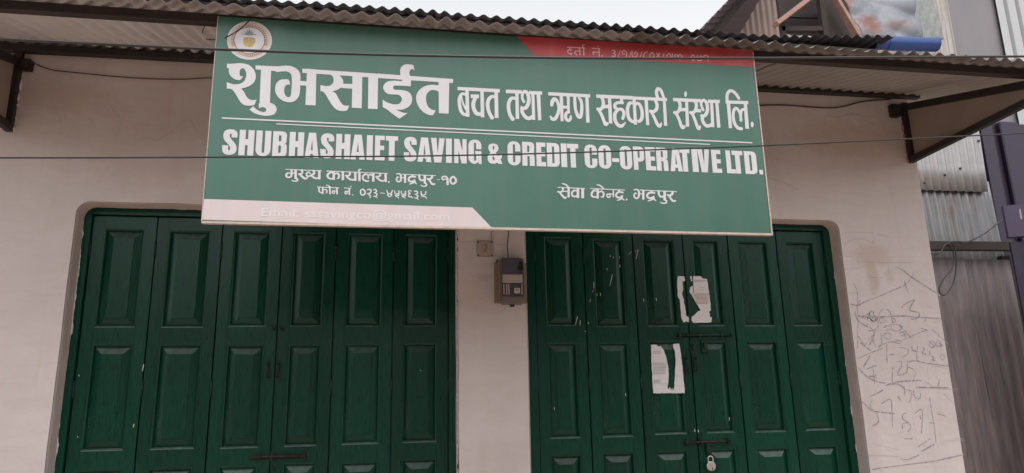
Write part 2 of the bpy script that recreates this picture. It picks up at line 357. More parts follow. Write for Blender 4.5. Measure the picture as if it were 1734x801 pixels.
def cdt(V, F, keep):
    """triangulate overlapping outlines; a triangle stays when keep(outlines around it, all) says so"""
    ox, oy = V[0].x, V[0].y; S = 1000.0
    W = [Vector(((v.x - ox) * S, (v.y - oy) * S)) for v in V]
    r = geometry.delaunay_2d_cdt(W, [], F, 1, 1e-4); out = []
    polys = [[(W[i].x, W[i].y) for i in f] for f in F]
    bb = [(min(p[0] for p in q), max(p[0] for p in q), min(p[1] for p in q), max(p[1] for p in q)) for q in polys]
    small = len(F) < 12
    for f, o in zip(r[2], r[5]):
        cx = sum(r[0][i][0] for i in f) / len(f); cy = sum(r[0][i][1] for i in f) / len(f); h = 0
        for k in (range(len(F)) if small else o):
            b = bb[k]
            if b[0] <= cx <= b[1] and b[2] <= cy <= b[3] and inside((cx, cy), polys[k]):
                h += 1
                if not small: break
        if keep(h, len(F)): out.append(f)
    return [(v[0] / S + ox, v[1] / S + oy) for v in r[0]], out
def print_mesh(name, items, m, y, parent, thick=0.0006, groups=None):
    bm = bmesh.new()
    for it in (groups or [items]):
        vs, fs = flat_union(it)
        bv = [bm.verts.new((v[0], y, v[1])) for v in vs]
        for f in fs:
            q = [bv[i] for i in f]
            try: bm.faces.new(q)
            except ValueError: pass
    bmesh.ops.delete(bm, geom=[v for v in bm.verts if not v.link_faces], context='VERTS')
    bmesh.ops.recalc_face_normals(bm, faces=bm.faces)
    for f in bm.faces:
        if f.normal.y > 0: f.normal_flip()
    return mesh_obj(name, bm, m, parent)

# ------------------------------------------------------------------ the setting
bm = bmesh.new(); box(bm, -400, 400, -400, 400, -0.3, 0); tag(mesh_obj('street', bm, 'asphalt'), kind='structure')
bm = bmesh.new(); box(bm, -12, 3.9, -0.75, -0.002, 0.004, 0.14, 0.01); tag(mesh_obj('pavement', bm, 'concrete'), kind='structure')

# unseen row of houses, added behind the camera for dark reflections in the doors
bm = bmesh.new()
for k_, (a_, b_, h_) in enumerate(((-30, -13, 4.2), (-13, -5, 5.2), (-5, 3, 4.0), (3, 11, 5.4), (11, 30, 4.4))):
    box(bm, a_, b_ - .3, -18, -11 - .3 * (k_ % 2), 0, h_)
OPP = mesh_obj('houses_across', bm, 'dull_brick'); tag(OPP, kind='structure')
# ------------------------------------------------------------------ shop building
SHOP = empty('shop_building', (0.7, 0, 0), 'pale pink plastered one-storey shop with two wide dark green folding doors', 'building')
OL, OR_, PL, PR, OT = -1.616, 2.814, 0.393, 0.794, 2.595   # door openings: left/right edges, pillar edges, top
XL, XR, ZT = -3.2, 3.452, 3.80
def rounded_hole(x0, x1, z0, z1, r_l, r_r, grow=0.0, jit=0.0):
    rnd = random.Random(int(x0 * 100) + 5); pts = []
    def J(): return rnd.uniform(-jit, jit)
    n = 14
    for k in range(n): pts.append((x0 - grow + J(), z0 + (z1 - r_l - z0) * k / n))
    for k in range(9):
        a = math.pi - k / 8 * math.pi / 2; pts.append((x0 + r_l + math.cos(a) * (r_l + grow), z1 - r_l + math.sin(a) * (r_l + grow)))
    for k in range(1, n): pts.append((x0 + r_l + (x1 - r_r - x0 - r_l) * k / n, z1 + grow + J()))
    for k in range(9):
        a = math.pi / 2 - k / 8 * math.pi / 2; pts.append((x1 - r_r + math.cos(a) * (r_r + grow), z1 - r_r + math.sin(a) * (r_r + grow)))
    for k in range(1, n + 1): pts.append((x1 + grow + J(), z1 - r_r + (z0 - z1 + r_r) * k / n))
    return pts
bm = bmesh.new()
holes = []
for (x0, x1, rl, rr) in ((OL, PL, 0.062, 0.012), (PR, OR_, 0.012, 0.062)):
    h0 = rounded_hole(x0, x1, 0.14, OT, rl, rr, 0.007, 0.0018); h1 = rounded_hole(x0, x1, 0.14, OT, rl, rr, 0.0, 0.0018); holes.append((h0, h1))
loops = [[Vector((XL, 0.0, 0)), Vector((XR, 0.0, 0)), Vector((XR, ZT, 0)), Vector((XL, ZT, 0))]] + [[Vector((p[0], p[1], 0)) for p in h[0]] for h in holes]
tris = geometry.tessellate_polygon(loops); flat = [v for L in loops for v in L]
bv = [bm.verts.new((v.x, 0, v.y)) for v in flat]
for t in tris: bm.faces.new([bv[i] for i in t])
i0 = 4
for h0, h1 in holes:
    n = len(h0); a = bv[i0:i0 + n]; i0 += n
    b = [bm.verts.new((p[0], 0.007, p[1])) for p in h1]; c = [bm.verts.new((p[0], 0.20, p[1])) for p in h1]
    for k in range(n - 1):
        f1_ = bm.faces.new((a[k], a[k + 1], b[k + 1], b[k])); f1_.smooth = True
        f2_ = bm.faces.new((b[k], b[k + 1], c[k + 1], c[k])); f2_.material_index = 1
# side, back, top of the block
def quad(bm, *p): bm.faces.new([bm.verts.new(q) for q in p])
quad(bm, (XR, 0, 0), (XR, 6, 0), (XR, 6, ZT), (XR, 0, ZT)); quad(bm, (XL, 0, 0), (XL, 0, ZT), (XL, 6, ZT), (XL, 6, 0))
quad(bm, (XL, 0, ZT), (XR, 0, ZT), (XR, 6, ZT), (XL, 6, ZT)); quad(bm, (XL, 6, 0), (XL, 6, ZT), (XR, 6, ZT), (XR, 6, 0))
quad(bm, (XL, .35, 0), (XR, .35, 0), (XR, .35, ZT - .01), (XL, .35, ZT - .01))
wall = mesh_obj('wall', bm, ['plaster', 'reveal_plaster'], SHOP, origin=(0, 0, 0)); tag(wall, 'pale pink plaster wall, grubby beside the right door')
# threshold
bm = bmesh.new(); box(bm, OL, PL, -0.001 + .003, 0.3, 0.02, 0.145); box(bm, PR, OR_, 0.002, 0.3, 0.02, 0.145); mesh_obj('threshold', bm, 'concrete', SHOP)
# ragged unpainted plaster left standing proud along the frames
bm = bmesh.new(); rnd = random.Random(4)
def ragged(path, nx, nz, wmax):
    prev = None; run = 0.0
    for i, (x, z) in enumerate(path):
        run = run * .8 + rnd.gauss(-.02, .25); w = max(0.0, min(1.3, run)) * wmax + 0.0006
        a = bm.verts.new((x - nx * 0.003, 0.0945, z - nz * 0.003)); b = bm.verts.new((x + nx * w, 0.0925, z + nz * w))
        if prev: bm.faces.new((prev[0], prev[1], b, a))
        prev = (a, b)
N = 150
ragged([(OL, .2 + (OT - .12 - .2) * i / N) for i in range(N + 1)], 1, 0, .009)
ragged([(OR_, .2 + (OT - .12 - .2) * i / N) for i in range(N + 1)], -1, 0, .011)
ragged([(OL + .12 + (PL - OL - .15) * i / N, OT) for i in range(N + 1)], 0, -1, .004)
ragged([(PR + .02 + (OR_ - PR - .14) * i / N, OT) for i in range(N + 1)], 0, -1, .004)
ragged([(OR_ - .062 + .062 * math.cos(a), OT - .062 + .062 * math.sin(a)) for a in [math.pi / 2 * k / 14 for k in range(15)]], -.7, -.7, .03)
mesh_obj('plaster_edge', bm, 'raw_plaster', SHOP)
bm = bmesh.new()
for i in range(60):
    z = .3 + 2.2 * rnd.random() ** .8; h = rnd.uniform(.003, .03); w = rnd.uniform(.001, .004)
    box(bm, PL - w, PL + .0012, -.0012, .02, z, z + h)
mesh_obj('edge_chip', bm, 'raw_plaster', SHOP)

# door frames
YF = 0.095; YL = 0.115
def frame(x0, x1, li, ri):
    bm = bmesh.new(); zt = 2.557
    box(bm, x0 - .01, li, YF, .20, .145, OT + .01, .002); box(bm, ri, x1 + .01, YF, .20, .145, OT + .01, .002)
    box(bm, li + .0002, ri - .0002, YF + .002, .20, zt, OT + .01, .002)
    return mesh_obj('door_frame', bm, 'green_paint', SHOP)
frame(OL, PL, -1.580, 0.354); frame(PR, OR_, 0.864, 2.769)

# leaves: four raised panels each
ROWS = [(2.482, 1.944), (1.852, 1.312), (1.222, 0.684), (0.594, 0.26)]
def panel_bm(w, h):
    bm = bmesh.new(); rings = []
    for ins, y in ((0, 0.0), (0.0055, 0.0016), (0.0100, 0.0058), (0.0125, 0.0135), (0.0135, 0.0195), (0.050, 0.0035), (0.0515, 0.0008), (0.056, 0.0008)):
        rings.append([bm.verts.new((x, y, z)) for x, z in ((-w / 2 + ins, -h / 2 + ins), (w / 2 - ins, -h / 2 + ins), (w / 2 - ins, h / 2 - ins), (-w / 2 + ins, h / 2 - ins))])
    for a, b in zip(rings, rings[1:]):
        for k in range(4):
            f = bm.faces.new((a[k], a[(k + 1) % 4], b[(k + 1) % 4], b[k]))
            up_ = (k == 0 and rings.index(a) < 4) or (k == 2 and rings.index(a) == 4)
            if up_: f.material_index = 1                        # sky highlight painted into the colour of faces that look up
    bm.faces.new(rings[-1]); return bm
leaves = []
def leaf(x0, x1, side, yaw=0.0, hinge_side=0, label=None):
    rnd = random.Random(int(x0 * 1000)); w = x1 - x0; g = 0.0036; st = 0.062; zt, zb = 2.550, 0.155
    dz = [rnd.uniform(-.004, .004) for _ in ROWS]
    bm = bmesh.new()
    l, r_ = x0 + g, x1 - g
    box(bm, l, x0 + st, YL, YL + .028, zb, zt, .0016); box(bm, x1 - st, r_, YL, YL + .028, zb, zt, .0016)
    zz = [zt] + [v for (a, b), d in zip(ROWS, dz) for v in (a + d, b + d)] + [zb]
    for a, b in zip(zz[0::2], zz[1::2]): box(bm, x0 + st + .0002, x1 - st - .0002, YL + .0012, YL + .027, b, a)
    box(bm, x1 - g - .002, x1 + .008, YL + .024, YL + .030, zb, zt)       # rebate behind the gap
    box(bm, x0 + st, x1 - st, YL + .0285, YL + .036, zb + .02, zt - .02)      # back boarding
    o = mesh_obj('door_leaf', bm, 'green_paint', SHOP)
    if label: o['label'] = label
    for (a, b), d in zip(ROWS, dz):
        pb = panel_bm(w - 2 * st, a - b); bmesh.ops.translate(pb, verts=pb.verts, vec=((x0 + x1) / 2, YL + .0002, (a + b) / 2 + d))
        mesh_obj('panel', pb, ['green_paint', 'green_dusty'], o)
    hb = x0 if hinge_side < 0 else x1
    if hinge_side:
        for z in (2.37, 1.62, 0.55):
            bm = bmesh.new(); cyl(bm, (hb, YL - .003, z), (0, 0, 1), .0055, .095, 8)
            for k in (-1, 0, 1): cyl(bm, (hb, YL - .003, z + k * .03), (0, 0, 1), .0068, .012, 8)
            mesh_obj('hinge', bm, 'green_metal', o)
    o.rotation_euler = (0, 0, R(yaw)); leaves.append(o); return o
LX = [-1.578, -1.250, -0.907, -0.586, -0.287, 0.038, 0.352]; RX = [0.866, 1.170, 1.485, 1.811, 2.111, 2.444, 2.767]
yaws = [0.5, -0.4, 0.3, -0.6, 0.4, -0.3, 0.4, -0.5, 0.2, -0.3, 0.5, -0.4]
for i in range(6): leaf(LX[i], LX[i + 1], 'L', yaws[i], [-1, -1, -1, 1, 1, 1][i])
for i in range(6): leaf(RX[i], RX[i + 1], 'R', yaws[6 + i], [-1, -1, -1, 1, 1, 1][i])
L3, L4, R3, R4 = leaves[2], leaves[3], leaves[8], leaves[9]

def handle(x, z, parent, h=.105):
    bm = bmesh.new(); box(bm, x - .011, x + .011, YL - .0035, YL + .001, z - h / 2, z + h / 2, .001)
    pts = cr_spline([(x, YL - .003, z + h * .36), (x, YL - .022, z + h * .30), (x, YL - .030, z), (x, YL - .022, z - h * .30), (x, YL - .003, z - h * .36)], 5)
    tube(bm, pts, .0048, 8)
    mesh_obj('handle', bm, 'green_metal', parent)
handle(-0.623, 1.711, L3); handle(-0.571, 1.71, L4)
handle(1.776, 1.716, R3); handle(1.832, 1.715, R4)
def bolt(xa, xb, z, parent, rod='rusty_rod', plates=(), r=.0065, name='bolt'):
    bm = bmesh.new(); y = YL - .014
    tube(bm, [(xa, y, z), (xb, y, z)], r, 10)
    cyl(bm, (xb - .012, y - .012, z), (0, 1, 0), .0055, .03, 8)
    o = mesh_obj(name, bm, rod, parent)
    for px in plates:
        bm = bmesh.new(); box(bm, px - .012, px + .012, YL - .004, YL + .001, z - .026, z + .026, .001)
        box(bm, px - .008, px + .008, YL - .024, YL - .004, z - .011, z + .011, .003)
        for s in (-1, 1): cyl(bm, (px, YL - .005, z + s * .019), (0, 1, 0), .004, .004, 8)
        mesh_obj('bolt_bracket', bm, 'green_metal', parent)
    return o
zb1 = 1.263
bolt(-0.693, -0.406, zb1, L4, plates=(-0.64, -0.577, -0.412))
zb2 = 1.269
bolt(1.726, 2.012, zb2, R4, plates=(1.737, 1.828, 1.997))
zb3 = 1.891
bolt(1.73, 2.084, zb3, R4, rod='green_metal', plates=(1.745, 1.87, 2.011), r=.008)
# wooden blocks the bolts are screwed to, hasps
bm = bmesh.new(); box(bm, 1.833, 2.031, YL - .003, YL, zb3 - .03, zb3 + .032, .002); mesh_obj('backing_block', bm, 'green_paint', R4)
bm = bmesh.new(); box(bm, 1.837, 2.052, YL - .003, YL, zb2 - .025, zb2 + .045, .002); mesh_obj('backing_block', bm, 'green_paint', R4)
for (px, pz, par) in ((1.826, 1.817, R3), (1.898, 1.827, R4)):
    bm = bmesh.new(); box(bm, px - .019, px + .019, YL - .008, YL, pz - .04, pz + .04, .003)
    box(bm, px - .008, px + .008, YL - .018, YL - .008, pz - .02, pz + .02, .003)
    for s in (-1, 1): cyl(bm, (px + s * .012, YL - .009, pz + s * .028), (0, 1, 0), .003, .004, 8)
    mesh_obj('hasp', bm, 'green_metal', par)
for (px, pz, par) in ((-0.607, 1.939, L3), (-0.564, 1.936, L4), (-0.568, 1.204, L4)):
    bm = bmesh.new(); box(bm, px - .013, px + .013, YL - .003, YL, pz - .018, pz + .018, .001)
    tube(bm, cr_spline([(px - .006, YL - .002, pz + .008), (px - .006, YL - .018, pz + .006), (px, YL - .024, pz), (px + .006, YL - .018, pz - .006), (px + .006, YL - .002, pz - .008)], 4), .0035, 6)
    mesh_obj('hasp', bm, 'green_metal', par)
# hasp plate that hangs below the lower bolt and carries the padlock
bm = bmesh.new(); hx = 1.867; box(bm, hx - .013, hx + .013, YL - .022, YL - .017, zb2 - .075, zb2 - .006, .001)
tube(bm, [(hx, YL, zb2 - .062), (hx, YL - .03, zb2 - .062)], .005, 8); mesh_obj('hasp', bm, 'green_metal', R4)
# paint splashes and scratches on the right-hand door
def wstroke(bm, p, q, w, y):
    p, q = Vector(p), Vector(q); d = (q - p).normalized(); n_ = Vector((-d.y, d.x)) * w / 2
    m_ = (p + q) / 2; pts = [p, m_ + n_ - d * w, q, m_ - n_ + d * w]
    pts = [p - d * w * .3, p + n_ * .9, m_ + n_, q + n_ * .6, q + d * w * .3, q - n_ * .6, m_ - n_ * .8, p - n_ * .9]
    bm.faces.new([bm.verts.new((v.x, y, v.y)) for v in pts])
SPL = [(1.3446,2.2577,1.3246,2.1881),(1.2256,2.21,1.2248,2.1726),(1.2213,2.1628,1.2146,2.1481),(1.1997,2.1089,1.1958,2.0895),(1.1153,2.0024,1.1015,1.9545),(1.1322,1.9803,1.1289,1.9497),(1.1582,1.921,1.1647,1.9115),(1.1822,1.9688,1.1778,1.9592),(1.3377,2.3747,1.3382,2.3647),(1.3568,2.368,1.3552,2.3579),(1.3969,2.3686,1.3953,2.3585),(1.3119,2.2942,1.3144,2.2842),(1.397,2.3163,1.3932,2.3032),(1.2432,2.1384,1.2417,2.1277),(1.2626,2.1435,1.2637,2.1258),(1.5324,2.1105,1.5333,2.0937),(1.6121,2.1158,1.6159,2.096),(1.5167,2.414,1.5005,2.3549),(1.4743,2.4001,1.4545,2.3826),(1.504,2.4108,1.4968,2.3954)]
bm = bmesh.new()
for a, b, c, d in SPL: wstroke(bm, (a, b), (c, d), .0033, YL - .0022)
mesh_obj('paint_splash', bm, 'grey_ink', SHOP); bpy.data.objects['paint_splash'].data.materials[0] = MATS['raw_plaster']
bm = bmesh.new()
for a, b, c, d in [(-1.2527,1.7496,-1.2554,1.716),(-1.2708,1.4459,-1.2748,1.4283),(-1.5616,1.6987,-1.5582,1.6926),(-1.534,1.3912,-1.5306,1.3854),(0.1966,1.7013,0.1999,1.698),(2.0198,1.403,2.0181,1.3861),(1.795,1.341,1.7976,1.3276),(1.8167,1.3371,1.8193,1.3237),(0.9585,1.483,0.958,1.4699),(1.3849,1.5546,1.3877,1.5411)]:
    wstroke(bm, (a, b), (c, d), .004, YL - .0022)
mesh_obj('paint_splash', bm, 'raw_plaster', SHOP)
bm = bmesh.new(); 
for a, b, c, d in [(1.4958, 2.4089, 1.4867, 2.324), (1.6483, 1.9852, 1.5904, 1.9603), (1.609, 1.9603, 1.6043, 1.9461)]: wstroke(bm, (a, b), (c, d), .009, YL - .0024)
mesh_obj('bare_patch', bm, 'dark_void', SHOP)

# ---- wall scribbles (pencil) and hairline cracks, flat marks on the plaster
PENCIL = [('S',[(31861,23050,58),(32350,22806,77),(32837,22412,96),(33537,21970,67),(34687,21232,87)]),('S',[(33139,22765,60),(32837,22412,40),(32314,21910,53),(31150,21458,66),(30346,21160,46),(29214,20766,58)]),('S',[(32300,22158,57),(32328,21861,73),(32462,21338,48)]),('S',[(28699,21998,51),(28886,21444,35),(28788,20620,45),(28654,19470,30),(28404,17959,39)]),('S',[(28349,20667,75),(28760,20572,94),(29214,20766,66)]),('S',[(28732,20379,39),(28866,20717,52),(29022,20911,65)]),('S',[(31855,20435,72),(31996,20630,48),(32814,20947,64),(32362,20338,80),(32953,20144,56),(32975,19950,72),(32724,19755,48),(32372,19736,64)]),('S',[(33789,20538,36),(33960,20440,46)]),('S',[(28670,19947,94),(29505,19852,66),(31665,19929,85),(32740,19852,57),(34539,19774,76)]),('S',[(33400,19872,52),(33325,19561,65)]),('S',[(28552,20234,48),(28681,19660,63),(29307,19230,79)]),('S',[(28544,18711,45),(28934,18143,30)]),('S',[(28921,19851,45),(29314,19995,60),(29691,20236,76)]),('S',[(28967,19804,46),(29520,19948,31),(29985,19852,41)]),('S',[(29264,19660,44),(29723,20236,57),(29903,19660,38)]),('S',[(29462,19564,40),(29947,19948,28),(30034,19468,36)]),('S',[(29452,19852,60),(29782,19564,75),(30161,19948,53)]),('S',[(30161,19948,31),(30312,20237,42),(30549,20383,52)]),('S',[(30703,20335,57),(30958,20239,38),(31020,19948,51)]),('S',[(30153,19756,28),(30460,19804,36),(30530,19563,24),(30201,19516,32),(30150,19736,40)]),('S',[(31105,19804,76),(31276,19659,53),(31055,19486,68)]),('S',[(30363,19180,41),(30600,19323,52),(30914,19275,36),(30776,19083,47),(30448,19037,31)]),('S',[(30822,19371,38),(31367,19418,51),(31659,19225,64),(31298,18986,44),(30884,19083,57)]),('S',[(30426,18894,36),(30838,18797,24),(30687,18512,32),(30328,18608,40),(30426,18894,28)]),('S',[(31390,18890,53),(31944,18984,68)]),('S',[(31467,18699,52),(31967,18792,36)]),('S',[(31728,18985,51),(31774,18602,63)]),('S',[(28816,18050,24),(29801,18991,32),(30087,19468,40)]),('S',[(29250,18141,67),(29734,18896,45)]),('S',[(29764,18044,36),(30657,18322,46),(31643,18459,31),(32795,18885,42),(33364,19028,52)]),('S',[(32949,19155,64),(33474,19028,45)]),('S',[(33709,19124,32),(34181,18687,40),(34745,18154,28)]),('S',[(29271,18993,45),(29816,19086,60)]),('S',[(29465,18518,46),(29658,18044,31)]),('S',[(30763,18321,44),(31390,18223,57)]),('S',[(31007,18510,40),(31512,18317,28)]),('S',[(33387,18211,60),(33575,18353,76),(33823,18208,53),(33617,17970,68),(33362,18067,45)]),('S',[(34029,18447,31),(34205,18206,42),(34007,18015,52),(33823,18208,36)]),('S',[(34029,18447,57),(33735,18017,38),(33500,17923,51)]),('S',[(29030,20235,28),(29172,19756,36),(29612,19852,24),(29883,20237,32)]),('S',[(29563,20236,75),(29583,19660,53),(30024,19756,68)]),('S',[(29236,19469,41),(29681,18896,51),(29489,18328,36)]),('S',[(30106,18895,38),(30125,18325,50),(29855,17949,63)]),('S',[(30183,18704,36),(30639,18893,24),(30823,18701,32)]),('S',[(31467,19370,53),(31929,18888,68),(32189,18504,45)]),('S',[(30958,20239,52),(31052,19467,36)]),('S',[(32124,18034,59),(32196,17784,79),(32502,17781,99)]),('S',[(32549,18061,61),(32389,17582,41),(32365,17234,54)]),('S',[(32854,17979,58),(33008,17878,75),(32795,17629,50),(33067,17557,67)]),('S',[(33337,18127,53),(33469,18227,37),(33695,18074,47),(33531,17924,32)]),('S',[(34101,18223,80),(34256,18121,99),(34114,17970,70)]),('S',[(33333,17775,41),(33324,17524,54)]),('S',[(33444,17423,75),(33598,17322,50),(33404,17194,67),(33629,17172,83)]),('S',[(34157,17567,37),(34360,17415,47),(34209,17216,32),
(33998,17318,42),(34157,17567,53)]),('S',[(28642,16830,97),(29184,17511,68)]),('S',[(28785,16682,53),(29537,16918,67)]),('S',[(28885,16243,49),(29448,16332,65)]),('S',[(29287,16725,46),(29236,15802,31)]),('S',[(28947,16291,68),(29426,16187,87)]),('S',[(29082,16095,66),(29335,15945,47)]),('S',[(28262,16854,65),(28680,16343,82),(29287,15995,57),(29980,15839,74)]),('S',[(28275,17323,31),(29206,17658,41),(30140,17948,52)]),('S',[(28637,18305,88),(29332,17756,59)]),('S',[(30402,18195,47),(30280,17057,60)]),('S',[(30525,17548,83),(30860,17546,58)]),('S',[(31269,17990,42),(31816,17886,52),(31767,17587,37),(31397,17392,47)]),('S',[(30631,16807,59),(30437,15929,78)]),('S',[(30960,17119,61),(31245,17146,40),(31261,16899,54),(30903,16411,67),(30998,16312,47),(31533,16501,60),(31663,17092,40)]),('S',[(31663,17092,58),(32262,17165,75),(32920,17029,50),(34539,16812,67)]),('S',[(31637,16796,52),(32006,16643,36),(32133,16395,47),(31908,16054,31)]),('S',[(29957,15694,77),(30936,15922,97),(32514,15977,68)]),('S',[(30351,15736,40),(30801,15778,53),(31206,15528,67)]),('S',[(31222,15625,74),(31183,15043,49)]),('S',[(31301,15429,36),(31675,15326,46),(31539,14843,31),(31344,14673,41)]),('S',[(30685,15052,97),(30884,14778,68)]),('S',[(31802,15421,53),(31841,14983,67),(32159,14880,47),(32264,15170,60)]),('S',[(28822,15086,49),(29280,15222,65),(29755,15455,81)]),('S',[(28949,14844,46),(28751,14609,31),(28911,14225,41),(29222,14123,51),(28990,14034,36)]),('S',[(29153,14030,67),(29135,13557,86),(28611,13315,57)]),('S',[(29520,14642,66),(30159,14869,46),(30148,14103,59),(30046,13251,39)]),('S',[(28234,14791,65),(28809,14275,81),(29442,14138,56),(30305,14052,73)]),('S',[(31133,14063,31),(30868,13992,41),(30821,13707,51),(31153,13508,36),(31270,13220,46),(31005,12943,30)]),('S',[(31153,13508,86),(30753,13423,57),(30707,13140,76)]),('S',[(31680,14022,46),(32212,14203,60),(31922,12824,39)]),('S',[(31997,13919,81),(32012,13679,57)]),('S',[(32847,14964,41),(32850,14334,51),(32867,13467,36),(32861,12799,46),(32831,12306,31)]),('S',[(32589,13474,58),(32914,13418,77)]),('S',[(33233,13959,60),(33770,13812,40)]),('S',[(33707,15999,58),(33577,15587,74)]),('S',[(31575,12079,51),(32483,12543,36)]),('S',[(31750,11811,76),(32699,12187,96)]),('S',[(30270,11447,39),(30747,11376,52),(31551,11611,65)]),('S',[(28357,10902,71),(30152,11053,48),(31917,11180,64),(33041,11302,80),(34652,11562,57)]),('S',[(32725,15895,36),(33134,15644,47)]),('S',[(32050,15563,97),(34244,15498,69)]),('S',[(30725,12573,52),(31271,12558,66)])]
FAINT = [('S',[(29109,23363,32),(30024,23325,42),(31331,23313,53),(32995,23366,37)]),('S',[(28229,22837,32),(29878,23075,22)]),('S',[(28233,21343,31),(28986,21396,40)]),('S',[(30806,25252,28),(31669,25117,20)]),('S',[(30838,25100,43),(31601,25034,54)]),('S',[(28498,25154,22),(29111,25268,29),(30530,25247,37)]),('S',[(28454,24449,40),(29039,24761,27),(29701,24825,36),(30540,24588,45)]),('S',[(28600,23952,20),(29561,23868,25),(30551,23933,17)]),('S',[(29667,22380,52),(30853,22343,37)]),('S',[(30301,22288,29),(30305,21600,36)]),('S',[(31312,23193,27),(31241,22594,36)]),('S',[(27919,23693,25),(28889,23708,17)]),('S',[(28521,12354,19),(30293,11930,25)]),('S',[(33025,16978,20),(34446,16614,13)]),('S',[(33331,16776,19),(34491,16863,25)]),('S',[(33944,16372,17),(34630,16363,12)]),('S',[(33847,15191,26),(34517,14494,32)]),('S',[(33543,15392,13),(34915,15418,18)]),('S',[(32991,16780,25),(32951,15892,16)]),('S',[(33239,12409,12),(34802,12365,15)]),('S',[(34147,12479,32),(34708,12463,22)]),('S',[(28105,11719,17),(30234,11559,21)]),('S',[(28245,33188,38),(29194,33081,51),(30204,33368,64),(31166,33260,45),(32145,33231,58)]),('S',[(30339,32047,39),(30398,31894,26)]),('S',[(23506,28747,36),(23827,28905,46)]),('S',[(-13496,29602,29),(-13100,29736,39),(-12576,29586,49),(-12191,29894,34),(-11800,30147,45)]),('S',[(-11804,30205,31),(-11235,30882,21),(-10913,30780,27),(-10547,30088,34)]),('S',[(-15261,31615,29),(-14626,30828,37)]),('S',[(-16452,30967,26),(-15794,30420,18)]),('S',[(-17598,30561,39),(-17487,30451,48)]),('S',[(4041,24196,26),(5017,24184,34)]),('S',[(6008,24584,27),(6020,24082,18)]),('S',[(6100,24084,25),(6693,24014,33)]),('S',[(4043,24946,23),(4061,24345,16)]),('S',[(23396,28885,29),(24052,28594,39),(24842,28386,49),(25688,27943,34)])]
def scribble(name, items, m, dy):
    bm = bmesh.new()
    for k, it in enumerate(items):
        vs, fs = flat_union([it]); y = dy - 0.00004 * (k % 12)
        bv = [bm.verts.new((v[0], y, v[1])) for v in vs]
        for f in fs: bm.faces.new([bv[i] for i in f])
    bmesh.ops.delete(bm, geom=[v for v in bm.verts if not v.link_faces], context='VERTS')
    return mesh_obj(name, bm, m, SHOP)
scribble('pencil_scribble', PENCIL, 'pencil', -0.0010); scribble('pencil_scribble', FAINT, 'pencil_faint', -0.0006)

# ------------------------------------------------------------------ canopy (part of the shop)
def zsheet(y): return 3.222 + (y + 0.93) * 0.283
def ripple(x, wl=0.0762, amp=0.0110): return amp * (1 + .22 * math.sin(x * 3.1 + 1) * math.sin(x * 7.7)) * math.sin(2 * math.pi * (x + .006 * math.sin(x * 5)) / wl)
def sheet_bm(x0, x1, y0, y1, zf, wl=0.0762, amp=0.0110, ny=3, seg=10, jag=0.0, seed=0, dents=0.0):
    rnd = random.Random(seed); bm = bmesh.new(); nx = max(2, int(round((x1 - x0) / wl * seg))); rows = []
    dd = [(rnd.uniform(x0, x1), rnd.uniform(y0, y1), rnd.uniform(-dents, dents)) for _ in range(5)]
    for j in range(ny + 1):
        row = []
        for i in range(nx + 1):
            x = x0 + (x1 - x0) * i / nx; y = y0 + (y1 - y0) * j / ny
            yy = y + (rnd.uniform(-jag, jag) if j == 0 else 0)
            dz = sum(d * math.exp(-((x - a) ** 2 + (y - b) ** 2) / .012) for a, b, d in dd)
            row.append(bm.verts.new((x, yy, zf(x, y) + ripple(x, wl, amp) + dz)))
        rows.append(row)
    for a, b in zip(rows, rows[1:]):
        for i in range(nx): bm.faces.new((a[i], a[i + 1], b[i + 1], b[i])).smooth = True
    return bm
def solid(o, t):
    md = o.modifiers.new('thickness', 'SOLIDIFY'); md.thickness = t; md.offset = 0; return o
xs = -2.75; k = 0
while xs < 3.9:
    x1 = min(xs + 0.83, 4.0); rn = random.Random(k + 40)
    dz = (k % 2) * .0022; ey = rn.uniform(-.012, .012); tilt = rn.uniform(-.003, .003)
    bm = sheet_bm(xs, x1, -1.072 + ey, 0.02 if xs < 2.8 else 0.55, lambda x, y: zsheet(y) + .0118 + dz + tilt * (y + .5), jag=.0015, seed=k, dents=.004, ny=8)
    solid(mesh_obj('canopy_sheet', bm, 'tin_canopy' if xs < 0.9 else 'tin_canopy_old', SHOP), .0009)
    xs += 0.762; k += 1
bm = bmesh.new(); obox(bm, (-2.8, -.930, 3.170 + .0225), (4.0, -.930, 3.176 + .0225), .04, .045, bev=.003); tag(mesh_obj('purlin', bm, 'beam_paint', SHOP), 'long dark beam under the front eave')
bm = bmesh.new(); obox(bm, (-2.8, -.026, 3.418 + .0225), (3.52, -.026, 3.458 + .0225), .042, .042, bev=.003); tag(mesh_obj('purlin', bm, 'dark_steel', SHOP), 'dark beam fixed along the top of the wall')
